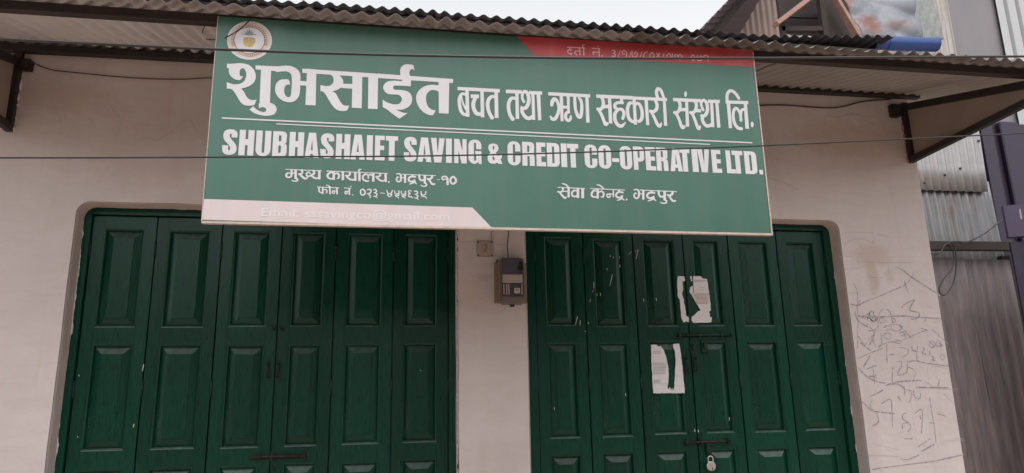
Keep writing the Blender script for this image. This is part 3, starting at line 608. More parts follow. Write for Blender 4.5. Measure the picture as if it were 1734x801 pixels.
def bracket(X, yend, s):
    up = 3.405; lo = 3.025 if s > 0 else 2.992
    def zu(y): return (3.40 if s > 0 else 3.378) + y * .283
    bm = bmesh.new()
    obox(bm, (X, -.02, lo - .02), (X, -.02, up + .02), .034, .04, up=(1, 0, 0), bev=.002)
    obox(bm, (X, .0, zu(0)), (X, yend, zu(yend)), .036, .042, bev=.002)
    obox(bm, (X, -.0, lo), (X, yend, lo + .02), .036, .04, bev=.002)
    o = mesh_obj('bracket', bm, 'dark_steel', SHOP)
    bm = bmesh.new()
    ring = [(X + .01 * s, -.03, lo + .01), (X + .01 * s, yend, lo + .02), (X + .01 * s, yend, zu(yend)), (X + .01 * s, -.03, zu(-.03))]
    f = bm.faces.new([bm.verts.new(p) for p in ring]); r_ = bmesh.ops.extrude_face_region(bm, geom=[f])
    bmesh.ops.translate(bm, verts=[v for v in r_['geom'] if isinstance(v, bmesh.types.BMVert)], vec=(.006 * s, 0, 0))
    mesh_obj('infill_board', bm, 'ply', o)
    rn = random.Random(9)
    bm = bmesh.new()                                                   # broken mortar round the wall post
    for q in range(7):
        z = rn.uniform(lo - .02, up); w = rn.uniform(.004, .022); xx = X - s * rn.uniform(.018, .024); h = rn.uniform(.01, .06)
        r_ = bmesh.ops.create_icosphere(bm, subdivisions=2, radius=1.0)
        for v in r_['verts']: v.co = Vector((xx + v.co.x * w * .6 * rn.uniform(.7, 1.2), -.002 + v.co.y * .012 * rn.uniform(.6, 1.2), z + v.co.z * h * .5 * rn.uniform(.8, 1.15)))
    mesh_obj('mortar_lump', bm, 'rust_board' if s > 0 else 'raw_plaster', o)
    return o
bracket(3.405, -1.02, 1); bracket(-1.995, -1.02, -1)
bm = bmesh.new(); box(bm, -1.973, -1.921, -.045, .0, 3.321, 3.383, .004); mesh_obj('beam_stub', bm, 'dark_steel', SHOP)
bm = bmesh.new(); box(bm, 3.295, 3.358, -.045, .0, 3.322, 3.407, .004); mesh_obj('beam_stub', bm, 'dark_steel', SHOP)

# main roof above
xs = -2.8; k = 0
while xs < 3.2:
    x1 = min(xs + .83, 3.36); dz = (k % 2) * .003
    bm = sheet_bm(xs, x1, -.10 + random.uniform(-.008, .008), 3.2, lambda x, y: 3.803 + (y + .1) * .10 + dz + .006 * (x > 2.4) * (x - 2.4) * 12, ny=2, seg=8, jag=.001, seed=60 + k)
    solid(mesh_obj('roof_sheet', bm, 'tin_dark', SHOP), .001)
    xs += .762; k += 1
bm = bmesh.new(); box(bm, -2.8, 3.24, -.06, -.015, 3.72, 3.79, .003); tag(mesh_obj('fascia_beam', bm, 'beam_paint', SHOP))

# ------------------------------------------------------------------ signboard
SX0, SX1, SZ0, SZ1, YS = -0.7516, 1.7803, 2.2620, 3.1935, -0.97
SIGN = empty('signboard', ((SX0 + SX1) / 2, YS, SZ0), 'long green printed signboard with white lettering hung under the canopy eave', 'sign')
bm = bmesh.new(); nx, nz = 40, 14; g = {}
for i in range(nx + 1):
    for j in range(nz + 1):
        g[i, j] = bm.verts.new((SX0 + (SX1 - SX0) * i / nx, YS, SZ0 + (SZ1 - SZ0) * j / nz))
for i in range(nx):
    for j in range(nz): bm.faces.new((g[i, j], g[i + 1, j], g[i + 1, j + 1], g[i, j + 1]))
board = mesh_obj('board', bm, 'sign_green', SIGN)
bm = bmesh.new(); box(bm, SX0, SX1, YS + .002, YS + .014, SZ0, SZ1); mesh_obj('backing_sheet', bm, 'tin_grey', SIGN)
def edge(*a):
    bm = bmesh.new(); box(bm, *a); mesh_obj('frame_rail', bm, 'sign_edge', SIGN)
edge(SX0 - .001, SX1 + .006, YS - .003, YS + .02, SZ0 - .009, SZ0 + .0005)
edge(SX1 + .0002, SX1 + .006, YS - .003, YS + .02, SZ0 + .001, SZ1)
edge(SX0 - .003, SX0 - .0002, YS - .002, YS + .02, SZ0 + .001, SZ1)
TXT = {'heading': [('O',[(-7011,29684,1),(-6826,29696,1),(-6715,29712,0),(-6418,29747,0),(-6115,29691,0),(-5891,29484,0),(-5782,29190,0),(-5838,28887,0),(-6054,28675,0),(-6344,28559,1),(-6211,28388,0),(-6094,28178,0),(-5929,28057,0),(-5685,28071,1),(-5758,27831,1),(-5965,27784,0),(-6204,27818,0),(-6378,27985,0),(-6534,28251,0),(-6668,28441,0),(-6777,28521,1),(-6944,28523,1),(-6957,28827,1),(-6722,28746,0),(-6479,28760,0),(-6277,28880,0),(-6191,29084,0),(-6190,29304,0),(-6260,29468,0),(-6358,29510,0),(-6444,29428,0),(-6462,29267,0),(-6425,29130,1),(-6300,29138,1),(-6373,29013,0),(-6473,28944,0),(-6669,28995,0),(-6836,29144,0),(-6905,29299,0),(-6916,29458,1),(-6998,29493,1)]),('O',[(-5825,29682,1),(-4835,29698,1),(-4822,29452,1),(-4928,29425,1),(-5002,29468,1),(-5814,29497,1)]),('O',[(-5583,29544,1),(-5161,29571,1),(-5124,27917,1),(-5555,27944,1)]),('O',[(-5588,27911,1),(-5380,27962,0),(-5116,27964,0),(-4917,27869,0),(-4830,27676,0),(-4913,27456,0),(-5172,27364,0),(-5452,27369,0),(-5736,27452,0),(-5954,27609,1),(-5807,27773,1),(-5641,27614,0),(-5426,27527,0),(-5287,27554,0),(-5265,27661,0),(-5350,27739,0),(-5473,27736,0),(-5567,27676,1)]),('O',[(-4906,29689,1),(-4622,29748,0),(-4334,29746,0),(-4076,29621,0),(-3929,29407,0),(-3907,29084,0),(-3902,28562,0),(-3960,28279,0),(-4147,28069,0),(-4395,28036,0),(-4647,28121,0),(-4853,28328,0),(-4944,28581,0),(-4916,28862,0),(-4766,29052,0),(-4554,29105,0),(-4392,29075,0),(-4320,28850,1),(-4435,28859,0),(-4537,28757,0),(-4563,28563,0),(-4510,28367,0),(-4388,28267,0),(-4294,28320,0),(-4266,28461,0),(-4256,28862,0),(-4283,29263,0),(-4347,29401,0),(-4501,29480,0),(-4751,29456,0),(-4921,29417,1)]),('O',[(-3977,29068,1),(-3599,29063,1),(-3590,28854,1),(-3968,28859,1)]),('O',[(-3842,29656,1),(-431,29619,1),(-427,29413,1),(-3833,29454,1)]),('O',[(-3643,29669,1),(-3242,29654,1),(-3209,27949,1),(-3640,27946,1)]),('O',[(-2673,29568,1),(-2270,29593,1),(-2265,29450,1),(-2132,29315,0),(-2063,29116,0),(-2136,28887,0),(-2314,28735,0),(-2530,28650,1),(-2381,28569,0),(-2246,28335,0),(-2110,28101,0),(-1961,28009,0),(-1772,28019,1),(-1863,27774,1),(-2098,27742,0),(-2319,27810,0),(-2507,28000,0),(-2699,28310,0),(-2854,28562,0),(-2984,28635,1),(-3030,28621,1),(-3042,28923,1),(-2830,28887,0),(-2649,28910,0),(-2525,29027,0),(-2484,29192,0),(-2538,29372,0),(-2669,29466,1)]),('O',[(-2123,29039,1),(-1627,29060,1),(-1620,28825,1),(-2153,28834,1)]),('O',[(-1679,29590,1),(-1245,29597,1),(-1234,27916,1),(-1659,27925,1)]),('O',[(-980,29551,1),(-554,29558,1),(-544,27912,1),(-961,27914,1)]),('O',[(-562,29627,1),(2814,29571,1),(2813,29370,1),(-557,29405,1)]),('O',[(494,29561,1),(436,29620,0),(425,29889,0),(524,30084,0),(714,30168,0),(1000,30157,1),(1068,29897,1),(964,29945,0),(870,29876,0),(833,29749,0),(873,29593,1)]),('O',[(513,29521,1),(516,29322,1),(195,29327,0),(-105,29276,0),(-271,29121,0),(-316,28934,0),(-226,28755,0),(-56,28662,0),(169,28655,0),(376,28646,0),(490,28550,0),(511,28408,0),(419,28240,0),(233,28181,0),(27,28210,0),(-161,28269,0),(-330,28382,1),(-316,28017,1),(-135,27926,0),(148,27698,0),(430,27511,1),(782,27804,1),(557,27809,0),(274,27940,1),(555,27954,0),(816,28099,0),(945,28289,0),(969,28516,0),(902,28717,0),(731,28852,0),(466,28890,0),(203,28891,0),(118,28980,0),(162,29077,0),(350,29097,0),(909,29097,1),(919,29546,1)]),('O',[(2156,29455,1),(2639,29443,1),(2612,27867,1),(2172,27864,1)]),('O',[(2253,29202,1),(1907,29232,0),(1601,29172,0),(1336,28990,0),(1179,28733,0),(1159,28444,0),(1268,28123,0),
(1497,27870,0),(1725,27760,0),(1914,27749,1),(2035,28000,1),(1875,28012,0),(1684,28166,0),(1599,28428,0),(1612,28717,0),(1737,28910,0),(1909,28974,0),(2100,28931,0),(2254,28836,1)])],'words': [('O',[(3021,29199,1),(4975,29200,1),(4966,29028,1),(3020,29033,1)]),('O',[(3373,29090,1),(3528,29084,1),(3557,27759,1),(3394,27760,1)]),('S',[(3392,28845,144),(3220,28859,133),(3113,28675,150),(3103,28368,160),(3159,28066,165),(3287,27875,148),(3457,27869,143)]),('S',[(3191,28787,63),(3238,28498,75),(3345,28229,103),(3445,28082,114)]),('O',[(3622,28858,1),(4005,28874,1),(3995,28688,1),(3620,28679,1)]),('S',[(3837,28716,173),(3739,28434,178),(3760,28159,178),(3887,27937,190),(4059,27925,172),(4175,27998,172)]),('O',[(4065,29069,1),(4222,29078,1),(4235,27763,1),(4072,27764,1)]),('S',[(4793,28785,144),(4590,28805,157),(4434,28626,169),(4395,28347,173),(4463,28013,167),(4609,27730,178)]),('O',[(4716,29076,1),(4885,29086,1),(4887,27766,1),(4714,27766,1)]),('O',[(5253,29194,1),(6004,29207,1),(6000,29032,1),(5249,29013,1)]),('S',[(5758,28768,160),(5523,28780,157),(5393,28586,168),(5362,28306,168),(5419,27971,167),(5565,27717,185)]),('O',[(5691,29054,1),(5847,29063,1),(5847,27771,1),(5683,27763,1)]),('S',[(6101,28601,134),(6018,28808,122),(6029,29011,123),(6136,29158,147),(6252,29087,170),(6320,28856,169),(6298,28574,175),(6175,28350,175),(6026,28305,157),(5949,28400,58)]),('S',[(5989,28340,160),(6007,28094,168),(6177,27856,180),(6352,27834,175),(6503,27965,145)]),('O',[(6344,29186,1),(6969,29201,1),(6958,29033,1),(6348,29014,1)]),('O',[(6451,29083,1),(6594,29091,1),(6600,27760,1),(6453,27753,1)]),('O',[(6696,29050,1),(6875,29060,1),(6887,27762,1),(6733,27755,1)]),('O',[(7259,29186,1),(9285,29189,1),(9271,29016,1),(7253,29019,1)]),('S',[(7392,28509,146),(7444,28731,182),(7554,28869,153),(7683,28713,153),(7743,28465,147),(7703,28182,152),(7549,27879,169),(7399,27850,160),(7309,28007,64)]),('O',[(7795,29065,1),(7958,29075,1),(7938,27759,1),(7798,27758,1)]),('O',[(7916,28537,1),(8142,28550,1),(8137,28408,1),(7911,28396,1)]),('O',[(8138,29069,1),(8278,29077,1),(8254,28180,1),(8133,28174,1)]),('S',[(8235,28241,135),(8082,28171,146),(8044,27951,151),(8143,27810,151),(8266,27884,132),(8298,28073,76)]),('S',[(8526,29075,142),(8519,28696,148),(8541,28352,147),(8648,28038,164),(8769,28044,164),(8834,28367,159),(8842,28682,148),(8791,28900,148),(8689,28990,59)]),('O',[(9037,29105,1),(9196,29114,1),(9188,27759,1),(9018,27751,1)]),('O',[(9577,29199,1),(11343,29220,1),(11333,29049,1),(9568,29023,1)]),('S',[(9837,29070,163),(9903,28867,164),(9875,28612,162),(9760,28463,163),(9607,28455,183)]),('S',[(9666,28411,148),(9791,28166,153),(9884,27888,161),(9957,27710,176),(10051,27771,147)]),('O',[(9910,28693,1),(10171,28707,1),(10162,28526,1),(9885,28511,1)]),('O',[(10140,29103,1),(10301,29113,1),(10295,27767,1),(10121,27768,1)]),('O',[(10740,29105,1),(10895,29114,1),(10874,28755,1),(10721,28785,1)]),('S',[(10880,28851,161),(10625,28837,149),(10475,28740,155),(10481,28565,161),(10622,28500,149),(10807,28503,160),(10887,28286,154),(10799,27997,136)]),('S',[(10589,28460,136),(10445,28263,166),(10437,27947,171),(10562,27708,177),(10744,27670,170),(10945,27862,47)]),('O',[(10756,29196,1),(13104,29213,1),(13086,29050,1),(10746,29026,1)]),('S',[(11388,28853,134),(11201,28843,164),(11094,28614,173),(11072,28359,173),(11123,28076,178),(11269,27925,166),(11407,27917,149)]),('O',[(11364,29076,1),(11511,29085,1),(11507,27773,1),(11345,27765,1)]),('S',[(11461,28777,149),
(11623,28866,149),(11738,28713,167),(11797,28428,167),(11761,28109,166),(11610,27927,143),(11546,28003,59)]),('O',[(11953,29142,1),(12120,29151,1),(12113,27778,1),(11957,27770,1)]),('S',[(12499,29076,169),(12576,28822,168),(12513,28594,168),(12363,28474,161),(12201,28488,179)]),('S',[(12281,28422,143),(12403,28141,149),(12509,27860,167),(12627,27755,167),(12740,27935,60)]),('S',[(12633,29180,165),(12584,29468,165),(12667,29668,169),(12806,29611,169),(12899,29357,151),(12954,29159,120)]),('O',[(12883,29226,1),(13028,29170,1),(13012,27790,1),(12848,27782,1)]),('O',[(14137,29476,0),(14108,29371,0),(14054,29325,0),(14007,29365,0),(13995,29468,0),(14024,29574,0),(14078,29620,0),(14124,29580,0)]),('O',[(13408,29240,1),(14843,29255,1),(14828,29081,1),(13395,29067,1)]),('S',[(13662,29140,166),(13740,28918,163),(13688,28656,163),(13564,28495,157),(13420,28481,192)]),('S',[(13512,28438,156),(13632,28139,156),(13718,27824,173),(13790,27732,173),(13892,27817,120)]),('O',[(13758,28741,1),(14015,28755,1),(14000,28576,1),(13712,28561,1)]),('O',[(14015,29160,1),(14166,29168,1),(14119,27796,1),(13947,27787,1)]),('S',[(14512,29155,167),(14577,28963,163),(14523,28701,163),(14380,28532,157),(14229,28524,175)]),('S',[(14328,28480,151),(14431,28180,157),(14530,27832,168),(14600,27723,168),(14693,27872,78)]),('O',[(14541,28734,1),(14798,28732,1),(14784,28559,1),(14510,28555,1)]),('S',[(14910,28666,145),(14839,28889,133),(14840,29085,134),(14979,29207,158),(15099,29099,170),(15141,28841,170),(15086,28578,175),(14941,28392,169),(14790,28394,181)]),('S',[(14827,28370,166),(14836,28113,168),(14978,27895,181),(15171,27904,168),(15345,28041,151)]),('O',[(15200,29252,1),(15820,29270,1),(15797,29098,1),(15184,29071,1)]),('O',[(15298,29143,1),(15451,29151,1),(15406,27825,1),(15245,27827,1)]),('O',[(15566,29125,1),(15729,29134,1),(15719,27828,1),(15544,27819,1)]),('S',[(16215,29095,166),(16201,29390,159),(16256,29624,165),(16402,29781,165),(16580,29742,165),(16729,29585,166),(16835,29386,165)]),('O',[(16113,29260,1),(17311,29294,1),(17293,29121,1),(16097,29095,1)]),('O',[(16154,29141,1),(16342,29151,1),(16321,27825,1),(16148,27816,1)]),('S',[(16822,28205,140),(16822,28538,146),(16746,28763,152),(16627,28881,152),(16499,28750,152),(16437,28453,158),(16468,28097,169),(16623,27852,175),(16832,27823,169)]),('S',[(16826,28505,137),(16913,28788,137),(17049,28828,137),(17146,28653,122)]),('O',[(17054,29207,1),(17227,29216,1),(17203,27834,1),(17013,27832,1)]),('O',[(17468,28075,0),(17434,27965,0),(17376,27917,0),(17327,27960,0),(17316,28067,0),(17349,28177,0),(17408,28225,0),(17457,28183,0)])],'address': [('O',[(-4323,24986,1),(-2837,24975,1),(-2836,24934,1),(-4322,24952,1)]),('S',[(-4076,24966,82),(-4075,24699,82),(-4138,24623,70),(-4246,24632,79),(-4288,24727,80),(-4225,24810,61),(-4124,24794,47)]),('S',[(-4092,24815,52),(-3924,24813,52)]),('O',[(-3965,24970,1),(-3864,24974,1),(-3845,24561,1),(-3945,24557,1)]),('S',[(-3891,24596,94),(-3817,24533,75),(-3841,24469,61),(-3974,24455,51),(-4047,24486,38)]),('S',[(-3662,24969,95),(-3634,24848,85),(-3698,24773,80),(-3777,24782,80)]),('S',[(-3731,24764,80),(-3625,24666,89),(-3510,24585,94),(-3394,24620,52)]),('S',[(-3295,24824,61),(-3387,24874,66),(-3456,24794,75),(-3402,24686,75),(-3302,24714,71)]),('S',[(-3188,24962,94),(-3138,24854,94),(-3202,24766,85),(-3287,24751,80)]),('S',[(-3268,24732,71),(-3152,24646,85),(-3038,24608,80),(-2927,24666,70)]),('O',[(-2985,24982,1),(-2883,24986,1),(-2867,24570,1),(-2968,24567,1)]),
('O',[(-2633,24976,1),(-587,24959,1),(-587,24922,1),(-2631,24934,1)]),('S',[(-2310,24859,66),(-2448,24899,80),(-2574,24796,94),(-2553,24667,85),(-2426,24610,75),(-2302,24651,57)]),('O',[(-2382,24968,1),(-2279,24971,1),(-2265,24572,1),(-2368,24568,1)]),('S',[(-2286,24823,57),(-2173,24877,71),(-2102,24781,86),(-2120,24657,80),(-2188,24643,38)]),('O',[(-2000,24969,1),(-1895,24973,1),(-1882,24568,1),(-1987,24564,1)]),('S',[(-1672,24957,86),(-1645,24846,90),(-1723,24770,81),(-1820,24784,90)]),('S',[(-1791,24743,81),(-1650,24625,86),(-1489,24598,81),(-1410,24670,66)]),('O',[(-1476,24964,1),(-1373,24967,1),(-1361,24553,1),(-1464,24550,1)]),('O',[(-1304,24970,1),(-1200,24974,1),(-1188,24549,1),(-1292,24546,1)]),('S',[(-1245,24947,62),(-1282,25033,62),(-1226,25084,58),(-1160,25055,33)]),('S',[(-864,24677,62),(-884,24824,67),(-989,24870,81),(-1095,24767,85),(-1070,24627,86),(-935,24558,81),(-831,24579,48)]),('S',[(-882,24775,62),(-803,24859,67),(-687,24831,67)]),('S',[(-2988,24226,40),(-2548,24220,40),(-2083,24216,40)]),('S',[(-2920,24216,65),(-2902,24039,66),(-2810,23977,56),(-2732,24016,47)]),('S',[(-2763,24233,70),(-2744,23918,70)]),('S',[(-2736,24100,47),(-2635,24135,52),(-2582,24045,61),(-2610,23952,38)]),('S',[(-2469,24230,70),(-2446,23923,70)]),('S',[(-2440,24231,56),(-2528,24294,56),(-2624,24330,33)]),('S',[(-2362,24081,42),(-2180,24077,43)]),('S',[(-2282,24059,42),(-2349,24047,42),(-2359,24003,47),(-2317,23961,52),(-2263,23987,47),(-2270,24049,43)]),('S',[(-2174,24223,70),(-2152,23924,71)]),('S',[(-1878,24218,40),(-1574,24213,40)]),('S',[(-1843,24077,43),(-1652,24074,43)]),('S',[(-1758,24056,42),(-1820,24044,43),(-1832,24000,47),(-1789,23953,52),(-1736,23983,47),(-1742,24047,43)]),('S',[(-1656,24220,66),(-1640,23913,66)]),('O',[(-1560,24301,0),(-1568,24280,0),(-1587,24271,0),(-1606,24279,0),(-1615,24300,0),(-1608,24321,0),(-1589,24330,0),(-1569,24322,0)]),('O',[(-1476,23921,0),(-1483,23900,0),(-1502,23891,0),(-1522,23899,0),(-1531,23919,0),(-1523,23940,0),(-1504,23949,0),(-1484,23941,0)]),('S',[(-1087,24189,64),(-1000,24119,64),(-996,23984,64),(-1084,23921,64),(-1164,23991,64),(-1168,24126,64),(-1087,24189,64),(-1052,24181,64)]),('S',[(-902,24159,48),(-787,24194,62),(-734,24107,62),(-801,24003,61),(-893,23995,47)]),('S',[(-860,23981,52),(-762,23901,57),(-778,23798,43)]),('O',[(-715,24954,1),(-611,24958,1),(-597,24550,1),(-701,24546,1)]),('S',[(-384,24941,81),(-359,24843,86),(-439,24778,81),(-537,24770,86)]),('S',[(-503,24731,76),(-366,24620,86),(-226,24592,72),(-122,24653,62)]),('O',[(-186,24949,1),(-81,24952,1),(-67,24556,1),(-171,24552,1)]),('O',[(-838,24962,1),(-34,24954,1),(-34,24917,1),(-837,24918,1)]),('O',[(-16,24594,1),(54,24592,1),(32,24509,1),(-26,24515,1)]),('S',[(330,24917,53),(435,24946,62),(518,24887,82),(537,24738,87),(510,24617,76),(405,24579,72),(341,24676,72),(379,24787,62),(454,24765,43)]),('S',[(520,24772,48),(708,24769,48)]),('O',[(659,24929,1),(753,24932,1),(758,24534,1),(664,24531,1)]),('O',[(564,24943,1),(2056,24929,1),(2056,24891,1),(565,24908,1)]),('S',[(1037,24910,82),(1014,24817,72)]),('S',[(1175,24822,82),(991,24836,86),(869,24749,86),(892,24630,86),(1017,24605,82),(1139,24689,63)]),('S',[(1115,24670,72),(1154,24559,67),(1219,24499,43)]),('S',[(896,24481,43),(994,24517,57),(1135,24589,63)]),('S',[(1321,24928,96),(1335,24765,87),(1419,24673,82),(1537,24702,72)]),('O',[(1512,24922,1),(1619,24926,1),(1621,24538,1),(1515,24534,1)]),('S',[(1567,24568,86),(1645,24489,72),(1587,24412,62),(1456,24415,53),
(1392,24463,34)]),('S',[(1881,24910,97),(1870,24809,96),(1775,24743,82),(1675,24757,82)]),('S',[(1732,24742,82),(1823,24607,91),(1907,24515,92),(2026,24531,53)]),('O',[(2109,24747,1),(2229,24746,1),(2229,24714,1),(2109,24714,1)]),('S',[(2480,24780,58),(2372,24739,68),(2317,24812,72),(2384,24885,68),(2492,24876,82),(2555,24783,96),(2564,24657,101),(2567,24519,106)]),('S',[(2805,24885,92),(2919,24808,93),(2918,24644,92),(2805,24560,87),(2701,24637,92),(2702,24800,92),(2805,24885,92),(2853,24869,88)]),('S',[(-646,24174,48),(-554,24194,57),(-499,24122,57),(-567,24049,53),(-613,24048,38)]),('S',[(-567,24044,52),(-480,23976,62),(-535,23883,57),(-618,23891,48)]),('S',[(-593,23882,38),(-512,23865,48),(-460,23812,33)]),('S',[(1109,24156,48),(1203,24176,58),(1258,24103,58),(1188,24029,53),(1141,24028,38)]),('S',[(1188,24024,53),(1276,23955,62),(1218,23862,57),(1133,23870,48)]),('S',[(1159,23860,38),(1242,23843,48),(1294,23790,33)]),('S',[(-342,24046,38),(-145,24028,38)]),('S',[(60,24029,53),(147,23970,57),(62,23894,53),(-27,23965,57),(60,24029,53),(99,24018,53)]),('S',[(0,24003,57),(-73,24177,52)]),('S',[(121,24011,57),(178,24193,53)]),('S',[(272,24171,53),(285,24048,52),(368,24014,53),(449,24066,48)]),('S',[(447,24184,57),(450,23943,57)]),('S',[(462,23953,48),(299,23948,48),(416,23873,48),(459,23830,33)]),('S',[(557,24165,53),(570,24042,52),(653,24008,53),(734,24060,48)]),('S',[(733,24178,57),(736,23937,57)]),('S',[(747,23947,48),(584,23942,48),(702,23867,48),(744,23824,33)]),('S',[(994,24169,43),(892,24188,53),(863,24108,53),(952,24062,48)]),('S',[(952,24062,48),(864,24000,52),(907,23907,53),(1020,23925,48)]),('S',[(978,23909,43),(1053,23852,38)]),('S',[(1411,24175,53),(1419,24051,58),(1519,24005,53),(1601,24064,53),(1617,24181,53)]),('S',[(1428,24047,58),(1453,23943,48),(1602,23928,48),(1643,23845,43)])],'branch': [('O',[(7542,24575,1),(8820,24559,1),(8818,24516,1),(7540,24528,1)]),('S',[(7778,24561,89),(7773,24412,88),(7666,24338,82),(7534,24348,88)]),('S',[(7630,24319,88),(7763,24147,102),(7864,24062,95),(7943,24117,41)]),('S',[(7754,24376,54),(8016,24374,54)]),('O',[(7998,24561,1),(8111,24565,1),(8092,24097,1),(7980,24094,1)]),('S',[(8075,24546,68),(7923,24694,75),(7743,24741,48)]),('S',[(8472,24392,61),(8298,24429,82),(8194,24284,88),(8251,24151,88),(8444,24168,75)]),('O',[(8425,24546,1),(8549,24550,1),(8528,24082,1),(8406,24078,1)]),('O',[(8647,24546,1),(8778,24551,1),(8756,24078,1),(8626,24074,1)]),('O',[(9071,24567,1),(10718,24548,1),(10716,24505,1),(9069,24524,1)]),('S',[(9390,24428,68),(9250,24459,82),(9131,24330,96),(9148,24171,88),(9377,24149,68)]),('O',[(9361,24552,1),(9468,24555,1),(9451,24081,1),(9345,24077,1)]),('S',[(9440,24365,61),(9604,24434,75),(9693,24312,89),(9643,24168,75),(9547,24165,41)]),('S',[(9699,24555,68),(9563,24691,75),(9381,24745,48)]),('S',[(9988,24296,55),(9874,24300,61),(9835,24227,68),(9902,24151,75),(9990,24203,68),(9981,24296,55)]),('S',[(9864,24314,55),(10160,24316,55)]),('S',[(10164,24506,68),(10145,24165,68)]),('S',[(10430,24532,90),(10423,24406,89)]),('S',[(10638,24402,82),(10424,24424,89),(10285,24312,89),(10310,24177,89),(10481,24168,82),(10594,24268,69)]),('S',[(10557,24242,69),(10577,24100,68),(10681,24038,41)]),('S',[(10301,24020,41),(10457,24068,68),(10551,24142,55)]),('O',[(10747,24119,1),(10826,24121,1),(10788,24027,1),(10731,24033,1)]),('S',[(11147,24540,60),(11277,24573,71),(11372,24504,93),(11381,24332,98),(11338,24192,87),(11207,24148,81),(11138,24261,82),(11194,24389,71),
(11283,24363,49)]),('S',[(11364,24371,54),(11591,24367,55)]),('O',[(11546,24553,1),(11661,24557,1),(11631,24095,1),(11516,24091,1)]),('O',[(11433,24570,1),(13240,24549,1),(13236,24505,1),(11431,24529,1)]),('S',[(12003,24530,93),(11967,24422,82)]),('S',[(12162,24428,93),(11940,24444,98),(11784,24344,98),(11800,24206,98),(11950,24176,93),(12105,24273,71)]),('S',[(12075,24252,82),(12112,24123,76),(12185,24053,49)]),('S',[(11792,24033,49),(11914,24074,65),(12092,24157,71)]),('S',[(12349,24550,109),(12350,24361,98),(12443,24254,93),(12589,24288,82)]),('O',[(12579,24542,1),(12709,24546,1),(12676,24096,1),(12546,24093,1)]),('S',[(12613,24132,98),(12701,24039,82),(12622,23951,71),(12465,23955,60),(12391,24010,38)]),('S',[(13026,24527,109),(13003,24410,109),(12881,24334,93),(12761,24351,93)]),('S',[(12829,24332,93),(12927,24176,104),(13020,24069,104),(13166,24088,60)])],'registration': [('S',[(8256,31548,47),(9146,31564,47)]),('S',[(8395,31548,47),(8390,31419,47)]),('S',[(8486,31425,47),(8311,31395,47),(8281,31286,47),(8382,31224,47),(8504,31242,47)]),('S',[(8400,31226,47),(8457,31147,47)]),('S',[(8846,31386,47),(8671,31373,47),(8623,31264,47),(8736,31156,47)]),('S',[(8875,31559,47),(8867,31165,47)]),('S',[(9072,31559,47),(9062,31156,47)]),('S',[(9080,31550,47),(9011,31661,47),(9128,31749,47)]),('S',[(9467,31577,47),(9886,31579,47)]),('S',[(9506,31385,47),(9824,31398,47)]),('S',[(9656,31395,47),(9521,31326,47),(9570,31236,47)]),('S',[(9833,31584,47),(9822,31184,47)]),('O',[(9812,31704,0),(9802,31680,0),(9780,31669,0),(9758,31677,0),(9751,31700,0),(9761,31724,0),(9783,31735,0),(9805,31727,0)]),('O',[(9995,31219,0),(9985,31196,0),(9963,31185,0),(9941,31193,0),(9933,31215,0),(9944,31239,0),(9966,31250,0),(9987,31242,0)]),('S',[(10458,31530,47),(10614,31536,47),(10613,31434,47),(10513,31389,47)]),('S',[(10522,31390,47),(10634,31342,47),(10575,31226,47),(10452,31246,47)]),('S',[(10896,31556,30),(10769,31211,30)]),('S',[(11126,31385,47),(11002,31395,47),(10991,31516,47),(11111,31571,47),(11204,31484,47),(11189,31240,47)]),('S',[(11450,31561,30),(11322,31216,30)]),('S',[(11504,31570,47),(11475,31390,47),(11548,31264,47),(11694,31302,47),(11756,31433,47),(11691,31536,47),(11606,31474,47),(11637,31392,47)]),('S',[(11989,31567,30),(11859,31220,30)]),('S',[(12276,31605,43),(12119,31481,43),(12056,31336,43),(12139,31239,43),(12266,31257,43)]),('S',[(12500,31564,48),(12588,31466,48),(12581,31362,48),(12479,31261,47),(12390,31349,47),(12397,31453,47),(12500,31564,48),(12530,31547,47)]),('S',[(12721,31561,43),(12887,31337,43),(12797,31218,43),(12702,31287,43),(12903,31564,43)]),('S',[(13132,31578,30),(12998,31229,30)]),('S',[(13369,31572,48),(13457,31474,48),(13449,31370,48),(13346,31269,48),(13257,31357,48),(13265,31461,48),(13369,31572,48),(13399,31555,48)]),('S',[(13567,31590,48),(13534,31408,48),(13607,31281,48),(13756,31320,48),(13821,31452,48),(13756,31556,48),(13669,31493,48),(13699,31410,48)]),('S',[(13951,31578,48),(14039,31480,48),(14031,31375,48),(13927,31273,48),(13837,31362,48),(13846,31466,48),(13951,31578,48),(13981,31561,48)]),('S',[(14177,31423,39),(14408,31429,39)]),('S',[(14624,31584,48),(14713,31486,48),(14704,31381,48),(14598,31279,48),(14509,31368,48),(14518,31473,48),(14624,31584,48),(14655,31568,48)]),('S',[(14857,31603,48),(14823,31420,48),(14895,31292,48),(15047,31330,48),(15114,31463,48),(15049,31568,48),(14960,31505,48),(14990,31422,48)]),('S',[(15329,31422,48),(15199,31433,48),(15191,31556,48),(15317,31612,48),(15412,31523,48),
